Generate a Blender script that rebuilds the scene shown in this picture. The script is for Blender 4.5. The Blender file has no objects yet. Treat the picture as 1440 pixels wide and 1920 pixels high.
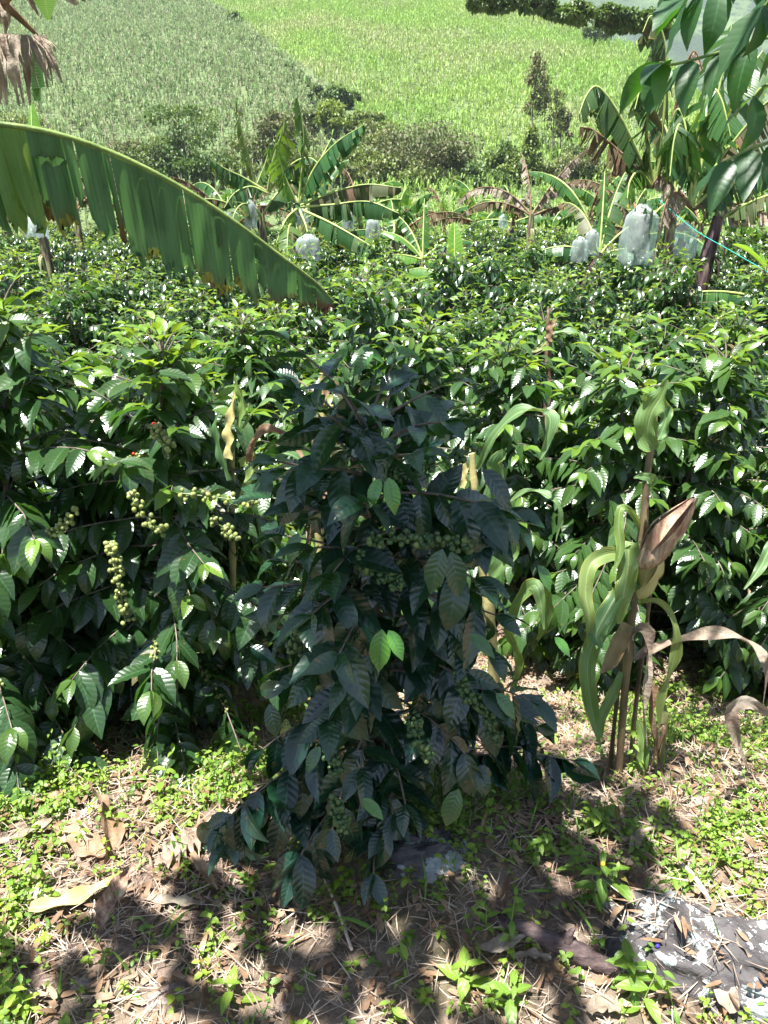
import bpy, math, random
import numpy as np
from mathutils import Vector
R = math.radians
C = bpy.context.scene.collection
rng = np.random.default_rng(7)

# ------------------------------------------------------------------ camera
PITCH = 22.0; EYE = 1.65; FPX = 1450.0
cam_d = bpy.data.cameras.new('camera'); cam = bpy.data.objects.new('camera', cam_d); C.objects.link(cam)
cam.location = (0, 0, EYE); cam.rotation_euler = (R(90-PITCH), 0, 0)
cam_d.sensor_fit = 'VERTICAL'; cam_d.sensor_height = 24; cam_d.lens = FPX/1920*24
cam_d.clip_start = 0.05; cam_d.clip_end = 8000
bpy.context.scene.camera = cam
# ------------------------------------------------------------------ sky and sun
SUN_EL, SUN_AZ = 73.0, -138.0        # azimuth measured from +Y towards +X
w = bpy.data.worlds.new('World'); bpy.context.scene.world = w; w.use_nodes = True
nt = w.node_tree; nt.nodes.clear()
sky = nt.nodes.new('ShaderNodeTexSky'); sky.sky_type = 'NISHITA'; sky.sun_disc = False
sky.sun_elevation = R(SUN_EL); sky.sun_rotation = R(SUN_AZ % 360); sky.altitude = 1500
bg = nt.nodes.new('ShaderNodeBackground'); bg.inputs[1].default_value = 0.045
wo = nt.nodes.new('ShaderNodeOutputWorld')
nt.links.new(sky.outputs[0], bg.inputs[0]); nt.links.new(bg.outputs[0], wo.inputs[0])
sd = bpy.data.lights.new('sun', 'SUN'); sd.energy = 5.0; sd.angle = R(0.5); sd.color = (1.0, 0.975, 0.93)
sun = bpy.data.objects.new('sun', sd); C.objects.link(sun)
to_sun = Vector((math.sin(R(SUN_AZ))*math.cos(R(SUN_EL)), math.cos(R(SUN_AZ))*math.cos(R(SUN_EL)), math.sin(R(SUN_EL))))
sun.rotation_euler = to_sun.to_track_quat('Z', 'Y').to_euler()
sc = bpy.context.scene
sc.view_settings.view_transform = 'Standard'; sc.view_settings.look = 'None'
sc.view_settings.exposure = 1.95; sc.view_settings.gamma = 1.0; sc.view_settings.use_curve_mapping = False
sc.cycles.max_bounces = 7; sc.cycles.diffuse_bounces = 3; sc.cycles.glossy_bounces = 2
sc.cycles.transmission_bounces = 4; sc.cycles.transparent_max_bounces = 8
sc.cycles.sample_clamp_indirect = 6.0

# ------------------------------------------------------------------ helpers
SP, CP = math.sin(R(PITCH)), math.cos(R(PITCH))
def at(px, py, Y):
    """world point seen at that place of the photograph, Y metres in front of the eye"""
    v = (960-py)/FPX; r = np.array([(px-720)/FPX, CP+v*SP, -SP+v*CP]); return np.array([0, 0, EYE]) + r*(Y/r[1])

def hashn(ix, iy, s):
    n = (ix.astype(np.int64)*374761393 + iy.astype(np.int64)*668265263 + s*1442695041) & 0x7fffffff
    n = ((n ^ (n >> 13))*1274126177) & 0x7fffffff
    return ((n ^ (n >> 16)) & 0xffff)/65535.0
def vnoise(x, y, s=0):
    x = np.asarray(x, float); y = np.asarray(y, float)
    ix = np.floor(x); iy = np.floor(y); fx = x-ix; fy = y-iy
    fx = fx*fx*(3-2*fx); fy = fy*fy*(3-2*fy)
    a = hashn(ix, iy, s); b = hashn(ix+1, iy, s); c = hashn(ix, iy+1, s); d = hashn(ix+1, iy+1, s)
    return (a*(1-fx)+b*fx)*(1-fy)+(c*(1-fx)+d*fx)*fy
def fbm(x, y, s=0, o=4):
    t = 0; a = .5
    for i in range(o): t = t + a*vnoise(x*2**i, y*2**i, s+i); a *= .5
    return t
def smooth(a, b, x):
    t = np.clip((np.asarray(x, float)-a)/(b-a), 0, 1); return t*t*(3-2*t)

def gz(x, y):
    x = np.asarray(x, float); y = np.asarray(y, float)
    d = np.hypot(x, y)
    near = -0.45*smooth(1.65, 3.2, y) + 0.10*np.exp(-((x-.95)**2+(y-1.45)**2)/.22) + 0.13*np.exp(-((x-.2)**2+(y-1.5)**2)/.12)
    near = near + (fbm(x*1.7, y*1.7, 3)-.5)*.10 + (fbm(x*9, y*9, 5, 3)-.5)*.035*smooth(12, 3, d) + (fbm(x*.12, y*.12, 11)-.5)*.5*smooth(4, 14, d)
    z = near*smooth(45, 30, y) + (1-smooth(45, 30, y))*(-0.45 - 3.5*smooth(30, 72, y))
    xc = np.interp(y, [75, 110, 153, 212, 301, 420, 600], [48, 50, 57, 65, 21, -110, -300]) + (vnoise(y*.03, y*0, 9)-.5)*8
    plane = 3.5+.31*(y-110) + (fbm(x*.015, y*.015, 21)-.5)*6*smooth(80, 160, y)
    e = x-xc
    drop = np.where(e > -8, (np.clip(e+8, 0, None)**2)/26., 0); drop = np.where(e > 5, (13**2/26.)+(e-5)*.95, drop)
    hill = np.maximum(plane-drop, -30+fbm(x*.02, y*.02, 31)*8)
    k = smooth(66, 92, y)
    z = z*(1-k)+np.maximum(hill, z-30*k)*k
    m = smooth(480, 1500, y)
    mt = -20+m*330*(0.55+.9*fbm(x*.0011+4, y*.0011, 41)) + (fbm(x*.006, y*.006, 51)-.5)*90*smooth(450, 800, y)
    z = np.where(y > 450, np.maximum(z*(1-smooth(450, 520, y))+mt*smooth(450, 520, y), mt), z)
    return z
def gz1(x, y): return float(gz(np.array([x]), np.array([y]))[0])
def hit(px, py, lo=60, hi=900):
    ys = np.linspace(lo, hi, 3000); P = np.array([at(px, py, v) for v in (1.0,)])[0]
    dx = P[0]; dz = P[2]-EYE
    g = gz(dx*ys, ys) - (EYE+dz*ys); k = np.argmax(g > 0)
    return np.array([dx*ys[k], ys[k], EYE+dz*ys[k]])

class MB:
    def __init__(s): s.V = []; s.Q = []; s.T = []; s.U = []; s.A = []; s.n = 0
    def add(s, V, Q=None, T=None, U=None, A=None):
        V = np.asarray(V, float).reshape(-1, 3); s.V.append(V)
        if Q is not None and len(Q): s.Q.append(np.asarray(Q)+s.n)
        if T is not None and len(T): s.T.append(np.asarray(T)+s.n)
        s.U.append(np.zeros((len(V), 2)) if U is None else np.asarray(U, float).reshape(-1, 2))
        s.A.append(np.tile([.5, 0, 0, 1], (len(V), 1)) if A is None else np.asarray(A, float).reshape(-1, 4))
        s.n += len(V)
    def grid(s, P, U=None, A=None, close=False):
        """P: (n, m, 3) sheet of points"""
        n, m = P.shape[:2]; i = np.arange(n*m).reshape(n, m)
        q = np.stack([i[:-1, :-1], i[1:, :-1], i[1:, 1:], i[:-1, 1:]], -1).reshape(-1, 4)
        if close:
            q2 = np.stack([i[:-1, -1], i[1:, -1], i[1:, 0], i[:-1, 0]], -1).reshape(-1, 4); q = np.concatenate([q, q2])
        if U is None:
            uu, vv = np.meshgrid(np.linspace(0, 1, m), np.linspace(0, 1, n)); U = np.stack([uu, vv], -1)
        if A is not None and np.ndim(A) == 1: A = np.tile(A, (n*m, 1))
        s.add(P.reshape(-1, 3), Q=q, U=U, A=A)
    def inst(s, tpl, M, P, A):
        """tpl=(V,Q,U); M (N,3,3) columns = axes; P (N,3); A (N,4)"""
        V, Q, U = tpl; N = len(P)
        if N == 0: return
        W = np.einsum('nij,vj->nvi', M, V)+P[:, None, :]
        q = (Q[None]+(np.arange(N)*len(V))[:, None, None]).reshape(-1, 4)
        s.add(W.reshape(-1, 3), Q=q, U=np.tile(U, (N, 1)), A=np.repeat(A, len(V), 0))
    def build(s, name, mat, parent=None, shade=True):
        V = np.concatenate(s.V); U = np.concatenate(s.U); A = np.concatenate(s.A)
        Q = np.concatenate(s.Q) if s.Q else np.zeros((0, 4), int); T = np.concatenate(s.T) if s.T else np.zeros((0, 3), int)
        me = bpy.data.meshes.new(name); me.vertices.add(len(V)); me.vertices.foreach_set('co', V.astype(np.float32).ravel())
        L = np.concatenate([Q.ravel(), T.ravel()]).astype(np.int32)
        me.loops.add(len(L)); me.loops.foreach_set('vertex_index', L)
        st = np.concatenate([np.arange(len(Q))*4, len(Q)*4+np.arange(len(T))*3]).astype(np.int32)
        me.polygons.add(len(st)); me.polygons.foreach_set('loop_start', st)
        me.update(calc_edges=True)
        if shade: me.polygons.foreach_set('use_smooth', np.ones(len(st), bool))
        uv = me.uv_layers.new(name='UVMap'); uv.data.foreach_set('uv', U[L].astype(np.float32).ravel())
        at_ = me.attributes.new('tint', 'FLOAT_COLOR', 'POINT'); at_.data.foreach_set('color', A.astype(np.float32).ravel())
        if mat: me.materials.append(mat)
        o = bpy.data.objects.new(name, me); C.objects.link(o)
        if parent: o.parent = parent
        return o

def tag(o, label=None, cat=None, group=None, kind=None):
    if label: o['label'] = label
    if cat: o['category'] = cat
    if group: o['group'] = group
    if kind: o['kind'] = kind
    return o
def thing(name, label, cat, loc=(0, 0, 0), group=None):
    o = bpy.data.objects.new(name, None); C.objects.link(o); o.location = loc; o.empty_display_size = .1
    return tag(o, label, cat, group)
def copy_tree(o, parent=None):
    c = o.copy(); C.objects.link(c)
    if parent: c.parent = parent
    for ch in o.children: copy_tree(ch, c)
    return c

def unit(v): v = np.asarray(v, float); return v/(np.linalg.norm(v, axis=-1, keepdims=True)+1e-9)
def spline(P, n):
    P = [np.asarray(p, float) for p in P]; P = [2*P[0]-P[1]]+P+[2*P[-1]-P[-2]]; out = []
    m = len(P)-3
    for k in range(n):
        t = k/(n-1)*m; i = min(int(t), m-1); f = t-i; a, b, c, d = P[i:i+4]
        out.append(.5*((2*b)+(-a+c)*f+(2*a-5*b+4*c-d)*f*f+(-a+3*b-3*c+d)*f**3))
    return np.array(out)
def tube(b, pts, rad, seg=8, A=None, cap=True):
    pts = np.asarray(pts, float); n = len(pts); rad = np.ones(n)*rad if np.ndim(rad) == 0 else np.asarray(rad, float)
    t = unit(np.gradient(pts, axis=0)); up = np.array([0, 0, 1.]) if abs(t[0, 2]) < .9 else np.array([1., 0, 0])
    s = unit(np.cross(t, up)); u = np.cross(s, t); a = np.linspace(0, 2*np.pi, seg, endpoint=False)
    P = pts[:, None]+rad[:, None, None]*(np.cos(a)[None, :, None]*s[:, None]+np.sin(a)[None, :, None]*u[:, None])
    b.grid(P, A=A, close=True)
    if cap:
        for k in (0, -1):
            ring = P[k]; V = np.vstack([ring, pts[k]]); i = np.arange(seg)
            b.add(V, T=np.stack([i, (i+1) % seg, np.full(seg, seg)], -1), U=np.full((seg+1, 2), .5), A=None if A is None else np.tile(A, (seg+1, 1)))

# ------------------------------------------------------------------ materials
def newmat(name):
    m = bpy.data.materials.new(name); m.use_nodes = True; m.node_tree.nodes.clear(); return m, m.node_tree
def N(nt, t, **kw):
    n = nt.nodes.new('ShaderNode'+t)
    for k, v in kw.items():
        if k.startswith('i_'):
            n.inputs[int(k[2:]) if k[2:].isdigit() else k[2:].replace('_', ' ')].default_value = v
        else: setattr(n, k, v)
    return n
def ramp(nt, src, stops, interp='LINEAR'):
    r = nt.nodes.new('ShaderNodeValToRGB'); cr = r.color_ramp; cr.interpolation = interp
    while len(cr.elements) < len(stops): cr.elements.new(.5)
    for e, (p, c) in zip(cr.elements, stops): e.position = p; e.color = (*c, 1) if len(c) == 3 else c
    nt.links.new(src, r.inputs[0]); return r.outputs[0]
def mix(nt, f, a, b, mode='MIX'):
    m = nt.nodes.new('ShaderNodeMix'); m.data_type = 'RGBA'; m.blend_type = mode
    for s, v in ((0, f), (6, a), (7, b)):
        if hasattr(v, 'type') and hasattr(v, 'links'): nt.links.new(v, m.inputs[s])
        else: m.inputs[s].default_value = v if s == 0 else ((*v, 1) if len(v) == 3 else v)
    return m.outputs[2]
def mth(nt, op, a, b=None, c=None):
    m = nt.nodes.new('ShaderNodeMath'); m.operation = op
    for i, v in enumerate((a, b, c)):
        if v is None: continue
        if hasattr(v, 'links'): nt.links.new(v, m.inputs[i])
        else: m.inputs[i].default_value = v
    return m.outputs[0]
def noise(nt, scale, detail=4, rough=.55, vec=None, obj=True):
    n = N(nt, 'TexNoise'); n.inputs['Scale'].default_value = scale; n.inputs['Detail'].default_value = detail; n.inputs['Roughness'].default_value = rough
    if vec is None:
        tc = N(nt, 'TexCoord'); vec = tc.outputs['Object']
    nt.links.new(vec, n.inputs['Vector']); return n.outputs['Fac']
def tint(nt):
    a = N(nt, 'Attribute', attribute_name='tint'); s = N(nt, 'SeparateColor'); nt.links.new(a.outputs['Color'], s.inputs[0])
    return s.outputs[0], s.outputs[1], s.outputs[2]
def finish(nt, col, rough, trans=None, tfac=.3, bump=None, bstr=.3, bdist=.01, spec=.5):
    p = N(nt, 'BsdfPrincipled'); out = N(nt, 'OutputMaterial')
    for sock, v in ((p.inputs['Base Color'], col), (p.inputs['Roughness'], rough)):
        if hasattr(v, 'links'): nt.links.new(v, sock)
        else: sock.default_value = (*v, 1) if np.ndim(v) else v
    p.inputs['Specular IOR Level'].default_value = spec
    bn = None
    if bump is not None:
        bn = N(nt, 'Bump'); bn.inputs['Strength'].default_value = bstr; bn.inputs['Distance'].default_value = bdist
        nt.links.new(bump, bn.inputs['Height']); nt.links.new(bn.outputs[0], p.inputs['Normal'])
    if trans is None: nt.links.new(p.outputs[0], out.inputs[0]); return
    t = N(nt, 'BsdfTranslucent')
    if hasattr(trans, 'links'): nt.links.new(trans, t.inputs[0])
    else: t.inputs[0].default_value = (*trans, 1)
    if bn: nt.links.new(bn.outputs[0], t.inputs[1])
    ms = N(nt, 'MixShader'); ms.inputs[0].default_value = tfac
    nt.links.new(p.outputs[0], ms.inputs[1]); nt.links.new(t.outputs[0], ms.inputs[2]); nt.links.new(ms.outputs[0], out.inputs[0])

def leaf_mat(name, dark, mid, young, tr_d, tr_y, dry=(.16, .09, .03), rough=.3, veins=9., vslant=2.2, tfac=.3, bstr=.13, veincol=None, vb=.04, spec=.5, veinw=.035, under=None):
    m, nt = newmat(name); r, g, b = tint(nt)
    uv = N(nt, 'UVMap'); s = N(nt, 'SeparateXYZ'); nt.links.new(uv.outputs[0], s.inputs[0])
    au = mth(nt, 'ABSOLUTE', mth(nt, 'SUBTRACT', s.outputs[0], .5))            # 0 midrib .. .5 edge
    col = mix(nt, r, dark, mid); col = mix(nt, g, col, young)
    tr = mix(nt, g, tr_d, tr_y)
    mid_m = mth(nt, 'LESS_THAN', au, veinw)
    ph = mth(nt, 'SUBTRACT', mth(nt, 'MULTIPLY', s.outputs[1], veins), mth(nt, 'MULTIPLY', au, vslant))
    wv = mth(nt, 'ABSOLUTE', mth(nt, 'SINE', mth(nt, 'MULTIPLY', ph, math.pi)))     # quilting between the side veins
    vl = mth(nt, 'LESS_THAN', wv, .16)
    vc = veincol or tuple(min(1, c*1.9+.02) for c in mid)
    col = mix(nt, mth(nt, 'MULTIPLY', mid_m, .75), col, vc); col = mix(nt, mth(nt, 'MULTIPLY', vl, vb), col, vc)
    n1 = noise(nt, 14, 3)
    col = mix(nt, mth(nt, 'MULTIPLY', n1, .5), col, (.012, .02, .006), 'MIX')
    spots = mth(nt, 'MULTIPLY', mth(nt, 'GREATER_THAN', noise(nt, 55, 2), .69), .5)
    col = mix(nt, spots, col, dry)
    if under is not None:
        ge = N(nt, 'NewGeometry'); col = mix(nt, mth(nt, 'MULTIPLY', ge.outputs['Backfacing'], .8), col, under)
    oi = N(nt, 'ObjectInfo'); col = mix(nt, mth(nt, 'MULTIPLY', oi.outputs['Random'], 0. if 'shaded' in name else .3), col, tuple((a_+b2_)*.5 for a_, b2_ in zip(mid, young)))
    col = mix(nt, b, col, dry); tr = mix(nt, b, tr, tuple(c*1.3 for c in dry))
    bump = mth(nt, 'ADD', wv, mth(nt, 'MULTIPLY', mth(nt, 'MINIMUM', au, .1), 6))
    rg = mth(nt, 'ADD', mth(nt, 'MULTIPLY', b, .4), mth(nt, 'ADD', mth(nt, 'MULTIPLY', r, .14), rough-.05))
    finish(nt, col, rg, tr, tfac, bump, bstr, .006, spec)
    return m
M = {}
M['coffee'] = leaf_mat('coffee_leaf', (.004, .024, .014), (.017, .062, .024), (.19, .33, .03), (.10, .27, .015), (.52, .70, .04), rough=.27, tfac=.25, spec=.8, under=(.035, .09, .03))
M['coffee_dark'] = leaf_mat('shaded_coffee_leaf', (.003, .022, .018), (.007, .040, .026), (.09, .26, .03), (.05, .17, .012), (.35, .75, .04), rough=.24, tfac=.16, veins=8, spec=.85, under=(.012, .05, .025))  # darker coffee leaf for the middle shrub, its shade put into the colour
M['tree_leaf'] = leaf_mat('tree_leaf', (.015, .05, .022), (.025, .075, .03), (.10, .25, .03), (.10, .32, .015), (.35, .7, .04), rough=.42, tfac=.3, veins=10, bstr=.05, vb=.02, spec=.6)
M['weed'] = leaf_mat('weed_leaf', (.05, .13, .02), (.13, .25, .035), (.30, .44, .05), (.30, .50, .05), (.55, .75, .08), rough=.45, tfac=.3, veins=4)
M['bush'] = leaf_mat('bush_leaf', (.028, .065, .016), (.07, .135, .035), (.22, .30, .05), (.15, .28, .03), (.45, .55, .06), dry=(.17, .115, .08), rough=.5, tfac=.18, bstr=0)

def stripe_leaf(name, base, young, tr, tr_y, dry, nfreq, rough, tfac=.35, edge=.86, mid=(.35, .42, .12), lateral=False, spec=.45):
    m, nt = newmat(name); r, g, b = tint(nt)
    uv = N(nt, 'UVMap'); s = N(nt, 'SeparateXYZ'); nt.links.new(uv.outputs[0], s.inputs[0])
    au = mth(nt, 'MULTIPLY', mth(nt, 'ABSOLUTE', mth(nt, 'SUBTRACT', s.outputs[0], .5)), 2)
    col = mix(nt, r, base, tuple(c*1.5 for c in base)); col = mix(nt, g, col, young); tcol = mix(nt, g, tr, tr_y)
    ax = s.outputs[1] if lateral else s.outputs[0]
    w1 = mth(nt, 'SINE', mth(nt, 'MULTIPLY', ax, nfreq*6.283))
    w2 = mth(nt, 'SINE', mth(nt, 'MULTIPLY', ax, nfreq*6.283*.23))
    wv = mth(nt, 'ADD', mth(nt, 'MULTIPLY', w1, .5), w2)
    col = mix(nt, mth(nt, 'MULTIPLY', mth(nt, 'ADD', wv, 1.5), .13), col, tuple(c*2.0+.01 for c in base))
    col = mix(nt, mth(nt, 'MULTIPLY', mth(nt, 'LESS_THAN', au, .035 if lateral else .07), .8), col, mid)
    n1 = noise(nt, 9, 5); n2 = noise(nt, 26, 4)
    ed = mth(nt, 'ADD', au, mth(nt, 'MULTIPLY', mth(nt, 'SUBTRACT', n1, .5), .9))
    br = mth(nt, 'MULTIPLY', mth(nt, 'GREATER_THAN', ed, edge+.1), .85)
    ye = mth(nt, 'MULTIPLY', mth(nt, 'GREATER_THAN', ed, edge), .6)
    col = mix(nt, ye, col, (.42, .38, .03)); tcol = mix(nt, ye, tcol, (.6, .5, .03))
    col = mix(nt, br, col, dry); tcol = mix(nt, br, tcol, tuple(c*.7 for c in dry))
    bl = mth(nt, 'MULTIPLY', mth(nt, 'GREATER_THAN', n2, .64), .3); col = mix(nt, bl, col, tuple(c*.6 for c in base))
    dcol = mix(nt, n2, tuple(c*.45 for c in dry), tuple(min(1, c*1.7) for c in dry))
    col = mix(nt, b, col, dcol); tcol = mix(nt, b, tcol, tuple(c*.6 for c in dry))
    rg = mth(nt, 'ADD', mth(nt, 'MULTIPLY', b, .35), rough)
    finish(nt, col, rg, tcol, tfac, wv, .25, .004, spec)
    return m
M['banana'] = stripe_leaf('banana_leaf', (.022, .07, .02), (.14, .30, .03), (.07, .20, .025), (.45, .70, .05), (.16, .10, .055), 60, .36, edge=1.0, lateral=True)
M['banana_hero'] = stripe_leaf('banana_leaf_near', (.060, .12, .052), (.18, .30, .03), (.10, .23, .06), (.42, .50, .03), (.15, .08, .04), 75, .42, edge=.98, lateral=True, tfac=.3)
M['corn'] = stripe_leaf('corn_leaf', (.075, .15, .065), (.19, .27, .05), (.16, .30, .06), (.42, .47, .05), (.30, .20, .11), 9, .42, mid=(.30, .40, .18), edge=1.0)
M['grass'] = stripe_leaf('grass_blade', (.08, .19, .03), (.20, .36, .05), (.30, .55, .05), (.5, .7, .08), (.36, .28, .16), 4, .5, edge=2)

def noisy(name, stops, scale, rough=.8, bstr=.4, bdist=.02, detail=6, spec=.3, stretch=None, trans=None, tf=.2):
    m, nt = newmat(name); tc = N(nt, 'TexCoord'); mp = N(nt, 'Mapping'); nt.links.new(tc.outputs['Object'], mp.inputs[0])
    if stretch: mp.inputs['Scale'].default_value = stretch
    n = noise(nt, scale, detail, .6, mp.outputs[0]); col = ramp(nt, n, stops)
    r, g, b = tint(nt); col = mix(nt, mth(nt, 'MULTIPLY', r, .35), col, tuple(c*.5 for c in stops[0][1]))
    finish(nt, col, rough, trans, tf, n, bstr, bdist, spec); return m
M['bark'] = noisy('grey_bark', [(.3, (.06, .045, .035)), (.6, (.20, .16, .13)), (.75, (.32, .28, .24))], 30, stretch=(1, 1, .3))
M['green_stem'] = noisy('green_stem', [(.3, (.10, .16, .04)), (.7, (.28, .36, .10))], 14, rough=.5)
M['pseudo'] = noisy('banana_stem', [(.34, (.035, .022, .018)), (.48, (.16, .11, .08)), (.58, (.30, .32, .15)), (.72, (.42, .45, .22))], 9, rough=.55, stretch=(2, 2, .35))
M['pseudo_dark'] = noisy('dark_banana_stem', [(.34, (.02, .012, .015)), (.5, (.09, .05, .055)), (.62, (.2, .14, .12)), (.75, (.3, .32, .17))], 9, rough=.55, stretch=(2, 2, .3))
M['petiole'] = noisy('banana_petiole', [(.3, (.20, .28, .07)), (.7, (.42, .48, .17))], 7, rough=.45)
M['dry'] = noisy('dry_leaf', [(.3, (.09, .05, .03)), (.5, (.27, .17, .10)), (.7, (.46, .34, .24))], 12, rough=.75, bstr=.8, trans=(.3, .18, .08), tf=.15)
M['dry_grey'] = noisy('greyish_dry_leaf', [(.3, (.16, .11, .085)), (.5, (.31, .25, .185)), (.7, (.54, .47, .37))], 16, rough=.75, bstr=.8, trans=(.25, .18, .12), tf=.15)
M['straw'] = noisy('straw', [(.3, (.22, .15, .11)), (.5, (.46, .35, .26)), (.7, (.66, .55, .43))], 6, rough=.7)
M['husk'] = noisy('corn_husk', [(.36, (.14, .075, .05)), (.5, (.36, .22, .15)), (.64, (.62, .49, .33))], 7, rough=.6, bstr=.8, stretch=(6, 6, .6))
M['stalk'] = noisy('corn_stalk', [(.35, (.07, .045, .035)), (.55, (.22, .17, .09)), (.7, (.26, .27, .10))], 12, rough=.5, stretch=(1, 1, .35))
M['pale_stalk'] = noisy('pale_corn_stalk', [(.35, (.30, .26, .10)), (.6, (.52, .46, .20)), (.75, (.5, .5, .2))], 8, rough=.5)
M['bunch'] = noisy('green_banana', [(.3, (.04, .10, .03)), (.7, (.10, .20, .06))], 12, rough=.5)
M['cord'] = noisy('cord', [(.3, (.03, .38, .30)), (.7, (.06, .5, .42))], 20, rough=.5)

m, nt = newmat('coffee_berry'); r, g, b = tint(nt)
col = mix(nt, g, (.022, .065, .02), (.40, .42, .12)); col = mix(nt, mth(nt, 'MULTIPLY', r, .4), col, (.10, .16, .05)); col = mix(nt, b, col, (.5, .06, .02))
finish(nt, col, .34, (.3, .4, .06), .08); M['berry'] = m

m, nt = newmat('thin_plastic'); nn = noise(nt, 5, 2); p = N(nt, 'BsdfPrincipled'); p.inputs['Base Color'].default_value = (.80, .86, .86, 1); p.inputs['Roughness'].default_value = .3
t = N(nt, 'BsdfTranslucent'); t.inputs[0].default_value = (.75, .85, .86, 1); tp = N(nt, 'BsdfTransparent'); tp.inputs[0].default_value = (.88, .94, .95, 1)
a = N(nt, 'MixShader'); a.inputs[0].default_value = .5; nt.links.new(p.outputs[0], a.inputs[1]); nt.links.new(t.outputs[0], a.inputs[2])
b_ = N(nt, 'MixShader'); nt.links.new(mth(nt, 'ADD', mth(nt, 'MULTIPLY', nn, .5), .38), b_.inputs[0]); nt.links.new(a.outputs[0], b_.inputs[1]); nt.links.new(tp.outputs[0], b_.inputs[2])
bp = N(nt, 'Bump'); bp.inputs['Strength'].default_value = .6; bp.inputs['Distance'].default_value = .03; nt.links.new(nn, bp.inputs['Height']); nt.links.new(bp.outputs[0], p.inputs['Normal'])
o_ = N(nt, 'OutputMaterial'); nt.links.new(b_.outputs[0], o_.inputs[0]); M['bag'] = m

# rock with lichen
m, nt = newmat('lichen_rock'); n1 = noise(nt, 7, 6); n2 = noise(nt, 11, 5, .7); n3 = noise(nt, 60, 3)
col = ramp(nt, n1, [(.3, (.035, .032, .033)), (.6, (.10, .09, .088)), (.75, (.16, .15, .13))])
col = mix(nt, mth(nt, 'GREATER_THAN', mth(nt, 'ADD', n2, mth(nt, 'MULTIPLY', n3, .15)), .61), col, (.27, .30, .30))
finish(nt, col, .8, bump=mth(nt, 'ADD', n1, mth(nt, 'MULTIPLY', n3, .4)), bstr=.8, bdist=.02); M['rock'] = m
m, nt = newmat('brown_stone'); n1 = noise(nt, 6, 6)
col = ramp(nt, n1, [(.3, (.16, .12, .10)), (.6, (.30, .24, .21)), (.68, (.36, .30, .27)), (.74, (.62, .58, .54))])
finish(nt, col, .8, bump=n1, bstr=.6, bdist=.02); M['stone'] = m

# ground: brown soil with litter tones; far: fields
m, nt = newmat('soil'); n1 = noise(nt, 3.2, 8, .7); n2 = noise(nt, 28, 6, .7); n3 = noise(nt, 1.1, 4)
col = ramp(nt, n2, [(.32, (.03, .02, .016)), (.5, (.13, .085, .065)), (.66, (.32, .235, .18))])
col = mix(nt, ramp(nt, n1, [(.45, (0, 0, 0)), (.62, (1, 1, 1))]), col, (.30, .215, .17)); col = mix(nt, ramp(nt, n3, [(.4, (0, 0, 0)), (.7, (.5, .5, .5))]), col, (.10, .12, .04))
tc_ = N(nt, 'TexCoord'); sx_ = N(nt, 'SeparateXYZ'); nt.links.new(tc_.outputs['Object'], sx_.inputs[0]); col = mix(nt, mth(nt, 'MULTIPLY', mth(nt, 'LESS_THAN', mth(nt, 'ADD', sx_.outputs[1], n1), 1.0), .85), col, (.035, .07, .02))  # unseen ground behind the camera tinted dark green to cut bounce on the shrub
finish(nt, col, .9, bump=n2, bstr=1, bdist=.03); M['soil'] = m
m, nt = newmat('field_soil'); n1 = noise(nt, .06, 6); n2 = noise(nt, 1.5, 6, .7)
col = ramp(nt, n2, [(.35, (.03, .05, .02)), (.6, (.07, .10, .035))]); col = mix(nt, mth(nt, 'MULTIPLY', n1, .6), col, (.16, .21, .07))
finish(nt, col, .9); M['field'] = m
m, nt = newmat('mountain_cover'); n1 = noise(nt, .006, 6, .6); n2 = noise(nt, .03, 8, .75)
col = ramp(nt, n1, [(.35, (.02, .045, .02)), (.5, (.07, .12, .04)), (.65, (.11, .17, .06))])
col = mix(nt, ramp(nt, n2, [(.48, (0, 0, 0)), (.56, (1, 1, 1))]), col, (.025, .055, .022)); finish(nt, col, .9, bump=n2, bstr=1, bdist=8); M['mountain'] = m

# ------------------------------------------------------------------ terrain: one continuous sheet in three stretches
def ring_sheet(name, r0, r1, nr, na, mat, a0=-180, a1=180):
    rr = np.geomspace(r0, r1, nr); aa = np.radians(np.linspace(a0, a1, na)); b = MB()
    X = rr[:, None]*np.sin(aa)[None]; Y = rr[:, None]*np.cos(aa)[None]
    b.grid(np.stack([X, Y, gz(X, Y)], -1)); return tag(b.build(name, mat), kind='structure')
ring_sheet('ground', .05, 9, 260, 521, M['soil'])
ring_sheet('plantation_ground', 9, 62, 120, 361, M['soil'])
ring_sheet('hillside', 62, 520, 200, 361, M['field'])
ring_sheet('mountains', 520, 4200, 150, 361, M['mountain'])

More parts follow.
